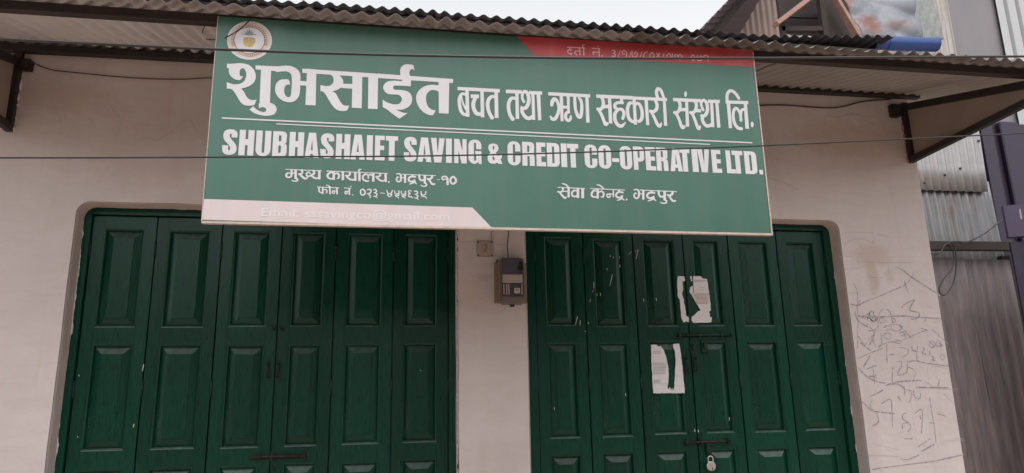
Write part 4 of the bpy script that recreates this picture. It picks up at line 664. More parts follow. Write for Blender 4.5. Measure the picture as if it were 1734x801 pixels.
(15390,31274,48)])],'emblem': {'disc': [('O',[(-5201,30929,1),(-5209,30746,1),(-5254,30568,1),(-5333,30401,1),(-5443,30253,1),(-5580,30128,1),(-5738,30032,1),(-5911,29968,1),(-6093,29938,1),(-6277,29944,1),(-6455,29984,1),(-6622,30058,1),(-6771,30162,1),(-6895,30293,1),(-6992,30445,1),(-7056,30614,1),(-7086,30792,1),(-7080,30974,1),(-7039,31152,1),(-6963,31319,1),(-6855,31469,1),(-6720,31596,1),(-6563,31695,1),(-6389,31762,1),(-6205,31794,1),(-6019,31791,1),(-5837,31751,1),(-5667,31677,1),(-5516,31571,1),(-5390,31437,1),(-5293,31282,1),(-5229,31110,1)])],'band': [('O',[(-5276,30924,1),(-5283,30756,1),(-5325,30592,1),(-5397,30439,1),(-5499,30303,1),(-5625,30189,1),(-5770,30101,1),(-5930,30042,1),(-6098,30014,1),(-6267,30019,1),(-6432,30056,1),(-6585,30123,1),(-6722,30219,1),(-6837,30339,1),(-6926,30479,1),(-6986,30634,1),(-7013,30798,1),(-7007,30964,1),(-6969,31127,1),(-6899,31281,1),(-6800,31418,1),(-6675,31535,1),(-6530,31626,1),(-6370,31687,1),(-6200,31717,1),(-6029,31713,1),(-5862,31677,1),(-5705,31609,1),(-5566,31512,1),(-5450,31390,1),(-5360,31247,1),(-5302,31090,1)])],'inner': [('O',[(-5485,30908,1),(-5490,30779,1),(-5521,30652,1),(-5576,30534,1),(-5653,30429,1),(-5749,30340,1),(-5860,30272,1),(-5981,30226,1),(-6109,30205,1),(-6238,30209,1),(-6364,30237,1),(-6481,30290,1),(-6586,30364,1),(-6674,30457,1),(-6741,30566,1),(-6787,30686,1),(-6808,30813,1),(-6803,30942,1),(-6774,31068,1),(-6720,31186,1),(-6645,31292,1),(-6550,31382,1),(-6439,31452,1),(-6317,31499,1),(-6189,31522,1),(-6058,31519,1),(-5931,31491,1),(-5812,31438,1),(-5707,31363,1),(-5618,31268,1),(-5550,31158,1),(-5505,31037,1)])],'inner2': [('O',[(-5515,30906,1),(-5520,30783,1),(-5550,30662,1),(-5602,30550,1),(-5676,30449,1),(-5767,30365,1),(-5873,30300,1),(-5989,30256,1),(-6111,30236,1),(-6235,30239,1),(-6355,30267,1),(-6467,30317,1),(-6566,30387,1),(-6650,30476,1),(-6715,30580,1),(-6758,30694,1),(-6778,30815,1),(-6774,30938,1),(-6746,31058,1),(-6695,31171,1),(-6622,31272,1),(-6532,31357,1),(-6426,31424,1),(-6310,31469,1),(-6187,31490,1),(-6062,31488,1),(-5941,31461,1),(-5827,31410,1),(-5726,31339,1),(-5642,31249,1),(-5577,31144,1),(-5534,31028,1)])],'marks': [('S',[(-6832,30560,24),(-6725,30602,24)]),('S',[(-6831,30560,24),(-6864,30606,24)]),('S',[(-6756,30593,24),(-6720,30635,24)]),('S',[(-6862,30650,24),(-6732,30688,24)]),('S',[(-6868,30648,24),(-6868,30699,24)]),('S',[(-6800,30668,24),(-6741,30722,24)]),('S',[(-6876,30744,24),(-6761,30758,24)]),('S',[(-6891,30742,24),(-6887,30779,24)]),('S',[(-6818,30754,24),(-6779,30791,24)]),('S',[(-6883,30839,24),(-6768,30851,24)]),('S',[(-6909,30838,24),(-6898,30894,24)]),('S',[(-6836,30840,24),(-6768,30868,24)]),('S',[(-6894,30935,24),(-6771,30920,24)]),('S',[(-6879,30933,24),(-6879,30978,24)]),('S',[(-6812,30927,24),(-6757,30954,24)]),('S',[(-6884,31032,24),(-6758,30998,24)]),('S',[(-6864,31027,24),(-6860,31065,24)]),('S',[(-6794,31011,24),(-6748,31027,24)]),('S',[(-6842,31121,24),(-6723,31081,24)]),('S',[(-6850,31124,24),(-6828,31170,24)]),('S',[(-6774,31095,24),(-6723,31110,24)]),('S',[(-6803,31210,24),(-6690,31148,24)]),('S',[(-6788,31202,24),(-6764,31254,24)]),('S',[(-6732,31172,24),(-6681,31188,24)]),('S',[(-6755,31295,24),(-6649,31222,24)]),('S',[(-6736,31282,24),(-6714,31312,24)]),('S',[(-6683,31244,24),(-6624,31234,24)]),('S',[(-6687,31367,24),(-6584,31283,24)]),('S',[(-6690,31370,24),(-6650,31402,24)]),('S',[(-6630,31313,24),(-6578,31324,24)]),('S',[(-6618,31438,24),(-6532,31343,24)]),('S',[(-6619,31438,24),
(-6571,31470,24)]),('S',[(-6573,31382,24),(-6506,31357,24)]),('S',[(-6528,31479,24),(-6461,31379,24)]),('S',[(-6538,31497,24),(-6493,31530,24)]),('S',[(-6498,31431,24),(-6434,31391,24)]),('S',[(-6452,31547,24),(-6402,31433,24)]),('S',[(-6446,31533,24),(-6408,31539,24)]),('S',[(-6413,31458,24),(-6367,31451,24)]),('S',[(-6351,31557,24),(-6329,31447,24)]),('S',[(-6351,31559,24),(-6308,31589,24)]),('S',[(-6335,31502,24),(-6282,31455,24)]),('S',[(-6261,31606,24),(-6249,31467,24)]),('S',[(-6256,31575,24),(-6200,31583,24)]),('S',[(-6248,31524,24),(-6214,31487,24)]),('S',[(-6160,31592,24),(-6150,31486,24)]),('S',[(-6160,31595,24),(-6106,31585,24)]),('S',[(-6159,31524,24),(-6131,31488,24)]),('S',[(-6062,31604,24),(-6070,31488,24)]),('S',[(-6063,31592,24),(-6025,31600,24)]),('S',[(-6071,31522,24),(-6034,31468,24)]),('S',[(-5969,31570,24),(-5986,31475,24)]),('S',[(-5961,31597,24),(-5930,31567,24)]),('S',[(-5985,31505,24),(-5948,31462,24)]),('S',[(-5869,31560,24),(-5922,31441,24)]),('S',[(-5868,31564,24),(-5834,31552,24)]),('S',[(-5901,31479,24),(-5873,31434,24)]),('S',[(-5786,31507,24),(-5848,31400,24)]),('S',[(-5782,31514,24),(-5744,31474,24)]),('S',[(-5817,31453,24),(-5812,31400,24)]),('S',[(-5690,31475,24),(-5771,31372,24)]),('S',[(-5691,31474,24),(-5653,31434,24)]),('S',[(-5752,31393,24),(-5752,31327,24)]),('S',[(-5630,31395,24),(-5716,31317,24)]),('S',[(-5614,31412,24),(-5587,31362,24)]),('S',[(-5685,31339,24),(-5694,31293,24)]),('S',[(-5549,31337,24),(-5663,31258,24)]),('S',[(-5571,31320,24),(-5537,31303,24)]),('S',[(-5623,31278,24),(-5637,31223,24)]),('S',[(-5501,31251,24),(-5607,31191,24)]),('S',[(-5500,31252,24),(-5495,31210,24)]),('S',[(-5555,31219,24),(-5606,31156,24)]),('S',[(-5467,31160,24),(-5577,31124,24)]),('S',[(-5474,31157,24),(-5446,31130,24)]),('S',[(-5518,31138,24),(-5549,31084,24)]),('S',[(-5420,31075,24),(-5551,31047,24)]),('S',[(-5428,31073,24),(-5419,31026,24)]),('S',[(-5506,31050,24),(-5544,30996,24)]),('S',[(-5414,30977,24),(-5529,30950,24)]),('S',[(-5414,30978,24),(-5413,30928,24)]),('S',[(-5473,30968,24),(-5520,30935,24)]),('S',[(-5401,30882,24),(-5539,30884,24)]),('S',[(-5391,30883,24),(-5415,30843,24)]),('S',[(-5452,30881,24),(-5505,30844,24)]),('S',[(-5396,30785,24),(-5521,30798,24)]),('S',[(-5392,30785,24),(-5424,30735,24)]),('S',[(-5489,30794,24),(-5519,30758,24)]),('S',[(-5424,30691,24),(-5535,30718,24)]),('S',[(-5413,30688,24),(-5448,30651,24)]),('S',[(-5477,30704,24),(-5534,30687,24)]),('S',[(-5603,30299,26),(-5662,30368,26)]),('S',[(-5615,30312,26),(-5665,30269,26)]),('S',[(-5653,30351,26),(-5651,30405,26)]),('S',[(-5683,30233,26),(-5728,30312,26)]),('S',[(-5694,30248,26),(-5744,30214,26)]),('S',[(-5726,30291,26),(-5718,30343,26)]),('S',[(-5771,30178,26),(-5820,30254,26)]),('S',[(-5780,30194,26),(-5828,30170,26)]),('S',[(-5806,30241,26),(-5793,30291,26)]),('S',[(-5866,30134,26),(-5897,30219,26)]),('S',[(-5873,30151,26),(-5918,30135,26)]),('S',[(-5892,30202,26),(-5881,30245,26)]),('S',[(-5965,30104,26),(-5991,30190,26)]),('S',[(-5969,30121,26),(-6030,30109,26)]),('S',[(-5982,30174,26),(-5965,30215,26)]),('S',[(-6067,30086,26),(-6071,30176,26)]),('S',[(-6069,30103,26),(-6135,30099,26)]),('S',[(-6075,30157,26),(-6052,30197,26)]),('S',[(-6171,30081,26),(-6169,30171,26)]),('S',[(-6170,30099,26),(-6226,30102,26)]),('S',[(-6169,30153,26),(-6123,30190,26)]),('S',[(-6274,30089,26),(-6266,30179,26)]),('S',[(-6271,30107,26),(-6315,30115,26)]),('S',[(-6262,30161,26),(-6222,30192,26)]),('S',[(-6375,30111,26),
(-6340,30195,26)]),('S',[(-6370,30128,26),(-6410,30141,26)]),('S',[(-6354,30180,26),(-6311,30207,26)]),('S',[(-6472,30145,26),(-6434,30228,26)]),('S',[(-6464,30162,26),(-6517,30186,26)]),('S',[(-6442,30211,26),(-6400,30234,26)]),('S',[(-6563,30191,26),(-6525,30275,26)]),('S',[(-6553,30207,26),(-6589,30229,26)]),('S',[(-6525,30253,26),(-6477,30268,26)])],'pot': [('O',[(-6366,30979,0),(-6409,30861,0),(-6386,30693,0),(-6267,30559,0),(-6044,30552,0),(-5928,30697,0),(-5889,30871,0),(-5945,30981,0),(-6070,31000,0),(-6219,31004,0)])],'leaves': [('S',[(-6176,31107,53),(-6339,31140,59),(-6500,31140,8)]),('S',[(-6176,31107,53),(-6281,31202,58),(-6384,31263,8)]),('S',[(-6176,31107,53),(-6234,31248,59),(-6290,31356,8)]),('S',[(-6164,31108,53),(-6175,31289,59),(-6183,31436,8)]),('S',[(-6151,31109,53),(-6110,31255,59),(-6067,31367,8)]),('S',[(-6151,31109,53),(-6058,31211,59),(-5963,31280,8)]),('S',[(-6139,31110,53),(-5992,31145,59),(-5843,31146,8)]),('S',[(-6328,30953,32),(-6262,30886,32),(-6204,30962,32)]),('S',[(-6111,30855,32),(-6044,30974,32),(-5965,30894,32)]),('S',[(-6353,30752,21),(-6153,30732,21),(-5946,30787,21)]),('S',[(-6340,30952,21),(-6169,30987,21),(-5970,30979,21)])]},'impact': [('S',-6942,-6361),('H',-6280,-5677),('U',-5596,-4988),('B',-4911,-4325),('H',-4226,-3625),('A',-3576,-2989),('S',-2926,-2361),('H',-2276,-1675),('A',-1651,-1041),('I',-968,-710),('E',-613,-191),('T',-156,380),('S',642,1196),('A',1235,1847),('V',1825,2436),('I',2495,2752),('N',2861,3417),('G',3501,4084),('&',4361,5034),('C',5275,5868),('R',5952,6512),('E',6605,7043),('D',7096,7683),('I',7760,8031),('T',8058,8589),('C',8869,9470),('O',9542,10139),('-',10181,10517),('O',10562,11150),('P',11223,11753),('E',11815,12308),('R',12351,12912),('A',13013,13622),('T',13516,14021),('I',14121,14421),('V',14421,15018),('E',15119,15599),('L',15850,16305),('T',16169,16715),('D',16794,17420),('.',17513,17699)],'cap': (25526,26673),'lines': [('S',[(-7042,27166,62),(17297,27121,62)]),('S',[(-4810,27008,46),(15100,26943,46)])],'red': [('O',[(5829,31963,1),(17891,32071,1),(17842,31151,1),(10569,31101,1),(6655,30999,1)])],'pink': [('O',[(-7504,23566,1),(3659,23503,1),(4539,22572,1),(-7519,22682,1)])]}
print_mesh('red_band', TXT['red'], 'sign_red', YS - .0008, SIGN)
print_mesh('pink_band', TXT['pink'], 'sign_pink', YS - .0008, SIGN)
for nm, key, m in (('heading_lettering', 'heading', 'sign_white'), ('heading_lettering', 'words', 'sign_white'), ('address_lettering', 'address', 'sign_white'),
                   ('address_lettering', 'branch', 'sign_white'), ('registration_lettering', 'registration', 'sign_rose'), ('rule_line', 'lines', 'sign_white')):
    print_mesh(nm, TXT[key], m, YS - .0016, SIGN)
em = TXT['emblem']
print_mesh('emblem_disc', em['disc'], 'sign_white', YS - .0010, SIGN)
print_mesh('emblem_ring', em['band'], 'emblem_tan', YS - .0014, SIGN)
print_mesh('emblem_ring', em['inner'], 'emblem_brown', YS - .0018, SIGN)
print_mesh('emblem_field', em['inner2'], 'sign_white', YS - .0022, SIGN)
print_mesh('emblem_letters', em['marks'], 'emblem_ink', YS - .0026, SIGN)
print_mesh('emblem_pot', em['pot'], 'emblem_gold', YS - .0026, SIGN)
print_mesh('emblem_leaves', em['leaves'], 'emblem_grey', YS - .0030, SIGN)

# the English line: heavy condensed capitals
CAPB, CAPT = TXT['cap'][0] * 1e-4, TXT['cap'][1] * 1e-4; CH = CAPT - CAPB
def arc(cx, cz, rx, rz, a0, a1, n=8): return [(cx + rx * math.cos(R(a0 + (a1 - a0) * k / n)), cz + rz * math.sin(R(a0 + (a1 - a0) * k / n))) for k in range(n + 1)]
def rrect(x0, x1, z0, z1, rbl, rbr, rtr, rtl):
    p = []
    p += arc(x0 + rbl, z0 + rbl, rbl, rbl, 180, 270) if rbl else [(x0, z0)]
    p += arc(x1 - rbr, z0 + rbr, rbr, rbr, 270, 360) if rbr else [(x1, z0)]
    p += arc(x1 - rtr, z1 - rtr, rtr, rtr, 0, 90) if rtr else [(x1, z1)]
    p += arc(x0 + rtl, z1 - rtl, rtl, rtl, 90, 180) if rtl else [(x0, z1)]
    return p
def glyph(ch, w):
    t = min(.225, w * .41) if w > .3 else w
    if ch in 'ETL': t = min(.215, w * .52)
    c = w - 2 * t; q = min(.24, w * .46)
    if ch == 'I' : return [[(0, 0), (w, 0), (w, 1), (0, 1)]]
    if ch == '.': return [[(0, 0), (w, 0), (w, .2), (0, .2)]]
    if ch == '-': return [[(0, .30), (w, .30), (w, .46), (0, .46)]]
    if ch == 'H': return [[(0, 0), (t, 0), (t, .40), (w - t, .40), (w - t, 0), (w, 0), (w, 1), (w - t, 1), (w - t, .64), (t, .64), (t, 1), (0, 1)]]
    if ch == 'U': return [arc(q, q, q, q, 180, 270) + arc(w - q, q, q, q, 270, 360) + [(w, 1), (w - t, 1)] + arc(w / 2, .17, c / 2, .05, 0, -180, 4) + [(t, 1), (0, 1)]]
    if ch == 'T': m = w / 2; return [[(m - t / 2, 0), (m + t / 2, 0), (m + t / 2, .81), (w, .81), (w, 1), (0, 1), (0, .81), (m - t / 2, .81)]]
    if ch == 'L': return [[(0, 0), (w, 0), (w, .18), (t, .18), (t, 1), (0, 1)]]
    if ch == 'E': return [[(0, 0), (w, 0), (w, .18), (t, .18), (t, .415), (w * .94, .415), (w * .94, .595), (t, .595), (t, .82), (w * .98, .82), (w * .98, 1), (0, 1)]]
    if ch == 'A': return [[(0, 0), (w * .37, 0), (w * .40, .15), (w * .60, .15), (w * .63, 0), (w, 0), (w * .75, 1), (w * .25, 1)], [(w * .50, .74), (w * .43, .30), (w * .57, .30)]]
    if ch == 'V': return [[(w * .25, 0), (w * .75, 0), (w, 1), (w * .60, 1), (w * .50, .34), (w * .40, 1), (0, 1)]]
    if ch == 'N': return [[(0, 0), (t * .82, 0), (t * .82, .52), (w - t, 0), (w, 0), (w, 1), (w - t * .82, 1), (w - t * .82, .50), (t, 1), (0, 1)]]
    if ch == 'O': return [rrect(0, w, 0, 1, q, q, q, q), rrect(t, w - t, .14, .86, c / 2.1, c / 2.1, c / 2.1, c / 2.1)]
    if ch == 'D': return [rrect(0, w, 0, 1, 0, q * .8, q * .8, 0), rrect(t, w - t, .15, .85, 0, c / 2.1, c / 2.1, 0)]
    if ch == 'P': return [[(0, 0), (t, 0), (t, .36)] + arc(w - q * .8, .36 + q * .8, q * .8, q * .8, 270, 360) + arc(w - q * .8, 1 - q * .8, q * .8, q * .8, 0, 90) + [(0, 1)],
                          rrect(t, w - t, .52, .85, 0, c / 2.2, c / 2.2, 0)]
    if ch == 'R': return [[(0, 0), (t, 0), (t, .42)] + [(w - t, .40), (w - t * .98, 0), (w, 0), (w, .38), (w * .97, .46), (w * .86, .505), (w * .97, .56)] + arc(w - q * .7, 1 - q * .7, q * .7, q * .7, 0, 90) + [(0, 1)],
                          rrect(t, w - t, .58, .85, 0, c / 2.2, c / 2.2, 0)]
    if ch == 'B': return [[(0, 0)] + arc(w - q * .7, q * .7, q * .7, q * .7, 270, 360) + [(w, .42), (w * .96, .48), (w * .84, .515), (w * .95, .56)] + arc(w * .98 - q * .7, 1 - q * .7, q * .7, q * .7, 0, 90) + [(0, 1)],
                          rrect(t, w - t, .60, .84, 0, c / 2.2, c / 2.2, 0), rrect(t, w - t, .15, .44, 0, c / 2.2, c / 2.2, 0)]
    if ch == 'C': return [arc(q, q, q, q, 180, 270) + arc(w - q, q, q, q, 270, 360) + [(w, .41), (w - t, .41)] + arc(w / 2, .16, c / 2, .04, 0, -180, 4) + arc(w / 2, .84, c / 2, .04, 180, 0, 4) +
                          [(w - t, .58), (w, .58)] + arc(w - q, 1 - q, q, q, 0, 90) + arc(q, 1 - q, q, q, 90, 180)]
    if ch == 'G': return [arc(q, q, q, q, 180, 270) + [(w * .55, .0), (w * .76, .08), (w * .80, 0), (w, 0), (w, .53), (w * .52, .53), (w * .52, .39), (w - t, .39)] + arc(w / 2, .17, c / 2, .05, 0, -180, 4) + arc(w / 2, .84, c / 2, .04, 180, 0, 4) +
                          [(w - t, .61), (w, .61)] + arc(w - q, 1 - q, q, q, 0, 90) + arc(q, 1 - q, q, q, 90, 180)]
    if ch == 'S':
        raw = [(302, 240), (205, 240), (205, 195), (197, 178), (180, 178), (173, 195), (180, 232), (215, 285), (270, 345), (297, 400), (300, 455), (280, 505), (235, 533), (180, 540), (120, 530), (78, 495), (65, 440), (65, 378), (162, 378), (162, 440), (170, 462), (187, 462), (195, 440), (188, 400), (150, 350), (98, 300), (72, 245), (70, 180), (95, 130), (140, 106), (190, 100), (245, 108), (288, 140), (302, 185)]
        P_ = [((x - 65) / 237 * w, (540 - z) / 440) for x, z in raw]; corner = {0, 1, 16, 17, 18}
        out = []
        for i in range(len(P_)):
            b, c2 = Vector(P_[i]), Vector(P_[(i + 1) % len(P_)]); a = Vector(P_[i - 1]) if i not in corner and i != 18 else b
            d = Vector(P_[(i + 2) % len(P_)]) if (i + 1) % len(P_) not in corner | {18} else c2
            n = 1 if i in (0, 17) else 3
            for kk in range(n):
                tt = kk / n; v = 0.5 * ((2 * b) + (c2 - a) * tt + (2 * a - 5 * b + 4 * c2 - d) * tt * tt + (3 * b - a - 3 * c2 + d) * tt ** 3); out.append((v.x, v.y))
        return [out]
    if ch == '&':
        o = [(150, 243), (190, 250), (222, 275), (232, 320), (220, 360), (185, 392), (222, 448), (235, 432), (285, 432), (283, 470), (262, 508), (292, 577), (225, 577), (212, 558), (165, 578), (105, 575), (68, 555), (50, 515), (52, 460), (72, 420), (98, 395), (72, 355), (62, 310), (75, 270), (108, 248)]
        h1 = [(148, 280), (163, 297), (163, 330), (148, 352), (134, 330), (134, 297)]; h2 = [(140, 443), (168, 497), (162, 518), (146, 524), (132, 508), (130, 465)]
        f_ = lambda L: [((x - 50) / 242 * w, (592 - z) / 400) for x, z in L]
        return [f_(o), f_(h1), f_(h2)]
bm = bmesh.new()
for ch, x0, x1 in TXT['impact']:
    x0 *= 1e-4; x1 *= 1e-4
    gl = glyph(ch, (x1 - x0) / CH); ls = [[Vector((x0 + p[0] * CH, CAPB + p[1] * CH, 0)) for p in L] for L in gl]
    clean = []
    for L in ls:
        C_ = [L[0]]
        for p in L[1:]:
            if (p - C_[-1]).length > 1e-5: C_.append(p)
        if (C_[0] - C_[-1]).length < 1e-5: C_.pop()
        clean.append(C_)
    V2 = []; F2 = []
    for L in clean:
        P2 = [Vector((v.x, v.y)) for v in L]
        if area(P2) < 0: P2.reverse()
        F2.append(list(range(len(V2), len(V2) + len(P2)))); V2 += P2
    vs, fs = cdt(V2, F2, lambda h, n_: h == 1)
    bv = [bm.verts.new((v[0], YS - .0016, v[1])) for v in vs]
    for t in fs: bm.faces.new([bv[i] for i in t])
bmesh.ops.recalc_face_normals(bm, faces=bm.faces)
for f_ in bm.faces:
    f_.normal_update()
    if f_.normal.y > 0: f_.normal_flip()
mesh_obj('english_lettering', bm, 'sign_white', SIGN)
# e-mail line in faint letters on the pink band
cu_ = bpy.data.curves.new('email', 'FONT'); cu_.body = 'Email: sssavingco@gmail.com'; cu_.size = .052; cu_.offset = .0008; cu_.space_character = 1.03
to = bpy.data.objects.new('email_tmp', cu_); COL.objects.link(to); bpy.context.view_layer.update()
me = bpy.data.meshes.new_from_object(to.evaluated_get(bpy.context.evaluated_depsgraph_get())); bpy.data.objects.remove(to)
bm = bmesh.new(); bm.from_mesh(me); xm = max(v.co.x for v in bm.verts)
for v in bm.verts: v.co = Vector((-.5250 + v.co.x / xm * .790, YS - .0016, 2.2890 + v.co.y))
mesh_obj('email_lettering', bm, 'sign_faint', SIGN)
# tie wires at the board's upper left corner
bm = bmesh.new()
tube(bm, cr_spline([(-0.889, -0.6, 3.271), (-0.791, -0.8, 3.17), (-0.699, -1.0, 3.083), (-0.648, -1.0, 3.126), (-0.611, -1.0, 3.172)], 6), .0028, 6)
mesh_obj('tie_wire', bm, 'dark_steel', SIGN)
bm = bmesh.new()
tube(bm, cr_spline([(-0.816, -0.9, 3.192), (-0.835, -0.87, 3.187), (-0.844, -0.85, 3.171)], 6), .0022, 6)
mesh_obj('tie_wire', bm, 'dark_steel', SIGN)
bm = bmesh.new()
tube(bm, cr_spline([(1.864, -0.85, 3.155), (1.922, -0.8, 3.196), (1.992, -0.75, 3.243), (2.057, -0.72, 3.276)], 6), .0025, 6)
mesh_obj('tie_wire', bm, 'dark_steel', SIGN)

# ------------------------------------------------------------------ cables
def cable(name, pts, r, m, label, seg=8, n=14):
    bm = bmesh.new(); tube(bm, cr_spline(pts, n), r, seg); o = mesh_obj(name, bm, m); tag(o, label, 'cable', {'overhead_cable': 'cables crossing the front of the shop', 'wall_cable': 'cables fixed along the wall under the canopy'}.get(name)); return o
def pole_span(A, B, sag, n=24):
    A, B = Vector(A), Vector(B); return [A.lerp(B, t / n) - Vector((0, 0, 4 * sag * (t / n) * (1 - t / n))) for t in range(n + 1)]
cable('overhead_cable', [(-1.1991,-1.9,2.5537),(-1.1079,-1.9,2.5548),(-0.8178,-1.9,2.5587),(-0.5133,-1.9,2.5639),(-0.202,-1.9,2.5727),(0.1818,-1.9,2.5888),(0.651,-1.9,2.6137),(1.2235,-1.9,2.6518),(1.7538,-1.9,2.6911),(2.3388,-1.9,2.7343),(2.5135,-1.9,2.7499)], .0046, 'cable_grey', 'thick overhead cable crossing the top of the signboard through the round emblem')
cable('overhead_cable', [(-1.1494,-1.9,2.1933),(-1.0618,-1.9,2.1965),(-0.7596,-1.9,2.209),(-0.4896,-1.9,2.2217),(-0.2233,-1.9,2.234),(0.0377,-1.9,2.2459),(0.3105,-1.9,2.2618),(0.5963,-1.9,2.2815),(0.8962,-1.9,2.3046),(1.2546,-1.9,2.3331),(1.6811,-1.9,2.3712),(2.2731,-1.9,2.4248),(2.4427,-1.9,2.4411)], .0026, 'cable_black', 'thin overhead cable crossing the English lettering of the signboard')
cable('wall_cable', [(-1.914,-0.008,3.37),(-1.87,-0.008,3.352),(-1.816,-0.008,3.338),(-1.702,-0.008,3.331),(-1.52,-0.008,3.321),(-1.337,-0.008,3.318),(-1.151,-0.008,3.326),(-0.989,-0.008,3.344),(-0.771,-0.008,3.342)], .0028, 'cable_black', 'brown cable tacked to the wall left of the signboard below the beam', 6, 6)
cable('wall_cable', [(2.165,-0.012,3.34),(2.351,-0.012,3.356),(2.539,-0.012,3.368),(2.707,-0.012,3.365),(2.856,-0.012,3.366),(2.966,-0.012,3.383),(3.08,-0.012,3.419),(3.192,-0.012,3.438),(3.318,-0.012,3.453)], .0045, 'cable_black', 'black cable drooping along the wall right of the signboard', 6, 6)
cable('meter_cable', [(0.698, -0.012, 2.702), (0.691, -0.012, 2.481), (0.686, -0.012, 2.435), (0.682, -0.012, 2.39), (0.685, -0.012, 2.355), (0.684, -0.012, 2.313)], .0032, 'cable_black', 'short black cable running down into the top of the electricity meter', 6, 6)

# ------------------------------------------------------------------ meter and plate on the pillar
MX0, MX1, MZ0, MZ1 = .624, .772, 2.062, 2.310
METER = empty('electricity_meter', (.70, 0, MZ0), 'grey electricity meter with a dark round dial on the wall between the doors', 'meter')
bm = bmesh.new(); box(bm, .603, .790, -.016, .0, 2.062, 2.296, .002)
for x, z in ((.609, 2.26), (.609, 2.12), (.784, 2.26), (.784, 2.12)): cyl(bm, (x, -.017, z), (0, 1, 0), .004, .006, 8)
mesh_obj('mounting_board', bm, 'meter_board', METER)
bm = bmesh.new(); box(bm, MX0, MX1 - .008, -.085, -.0165, MZ0 - .012, MZ1 + .004, .013); case = mesh_obj('case', bm, 'meter_grey', METER)
xc = (MX0 + MX1 - .008) / 2
bm = bmesh.new(); box(bm, MX0 + .012, MX1 - .018, -.092, -.0855, 2.222, 2.300, .003); mesh_obj('upper_window', bm, 'meter_glass', METER)
for nm_, z0_, z1_ in (('upper_bezel', 2.218, 2.304), ('lower_bezel', 2.088, 2.218)):
    bm = bmesh.new(); a_, b_ = MX0 + .008, MX1 - .014
    box(bm, a_, a_ + .005, -.0945, -.0853, z0_, z1_, .001); box(bm, b_ - .005, b_, -.0945, -.0853, z0_, z1_, .001)
    box(bm, a_ + .0052, b_ - .0052, -.0940, -.0853, z1_ - .005, z1_, .001); box(bm, a_ + .0052, b_ - .0052, -.0940, -.0853, z0_, z0_ + .004, .001)
    mesh_obj(nm_, bm, 'bezel_plastic', METER)
bm = bmesh.new(); box(bm, .612, .626, -.030, -.016, 2.296, 2.312, .003); mesh_obj('fixing_lug', bm, 'bezel_plastic', METER)
bm = bmesh.new(); cyl(bm, (.741, -.096, 2.250), (0, 1, 0), .0155, .012, 20); mesh_obj('dial', bm, 'black_plastic', METER)
bm = bmesh.new(); box(bm, .733, .750, -.0945, -.0925, 2.272, 2.288, .001); mesh_obj('switch', bm, 'black_plastic', METER)
bm = bmesh.new(); box(bm, MX0 + .014, MX1 - .020, -.0905, -.0855, 2.168, 2.216, .001); lab = mesh_obj('label_plate', bm, 'meter_label', METER)
bm = bmesh.new()
rn = random.Random(2)
for q in range(6):
    z = 2.211 - q * .0075; x = MX0 + .019
    while x < MX1 - .028:
        w = rn.uniform(.004, .014); box(bm, x, min(x + w, MX1 - .024), -.0911, -.0906, z - .0022, z); x += w + .003
mesh_obj('print_lines', bm, 'ink', lab)
bm = bmesh.new()
box(bm, MX0 + .012, MX1 - .018, -.0895, -.0855, 2.092, 2.164, .002); low = mesh_obj('lower_window', bm, 'meter_glass', METER)
bm = bmesh.new()
for x in (MX0 + .018, MX0 + .034, MX0 + .046, MX1 - .028): box(bm, x, x + .005, -.094, -.090, 2.100, 2.160, .001)
mesh_obj('window_bar', bm, 'meter_label', METER)
bm = bmesh.new(); box(bm, .703, .735, -.0960, -.0900, 2.108, 2.138, .002); sw = mesh_obj('breaker', bm, 'meter_label', METER)
bm = bmesh.new(); box(bm, .708, .730, -.0968, -.0962, 2.126, 2.129); box(bm, .708, .730, -.0968, -.0962, 2.119, 2.121); mesh_obj('print_lines', bm, 'ink', sw)
bm = bmesh.new()
for q in range(3): box(bm, MX0 + .008, MX1 - .016, -.0880, -.0852, 2.060 + q * .009, 2.064 + q * .009, .001)
mesh_obj('vent_slat', bm, 'meter_grey', METER)
bm = bmesh.new(); cyl(bm, (.692, -.045, 2.046), (0, 0, 1), .006, .018, 8); cyl(bm, (.704, -.045, 2.045), (0, 0, 1), .006, .014, 8); box(bm, .684, .712, -.055, -.035, 2.046, 2.052); mesh_obj('cable_gland', bm, 'black_plastic', METER)
PLATE = empty('junction_plate', (.552, 0, 2.33), 'small square cream junction plate with a worn mark on the pillar above the meter', 'junction box')
bm = bmesh.new(); box(bm, .507, .598, -.012, 0, 2.330, 2.422, .003); mesh_obj('cover', bm, 'plate_cream', PLATE)
for x, z in ((.514, 2.415), (.590, 2.415), (.514, 2.337), (.590, 2.337)):
    bm = bmesh.new(); cyl(bm, (x, -.013, z), (0, 1, 0), .0042, .004, 8); mesh_obj('screw', bm, 'dark_steel', PLATE)
bm = bmesh.new(); tube(bm, cr_spline([(.546, -.013, 2.396), (.553, -.0135, 2.403), (.561, -.0135, 2.396), (.560, -.0135, 2.380), (.552, -.0135, 2.370), (.547, -.0135, 2.362), (.556, -.013, 2.358)], 4), .0022, 5); mesh_obj('worn_mark', bm, 'emblem_brown', PLATE)
bm = bmesh.new(); box(bm, .590, .596, -.006, 0, 2.425, 2.56, .001); tag(mesh_obj('conduit', bm, 'plate_cream'), 'thin cream conduit running up the pillar from the junction plate', 'conduit')

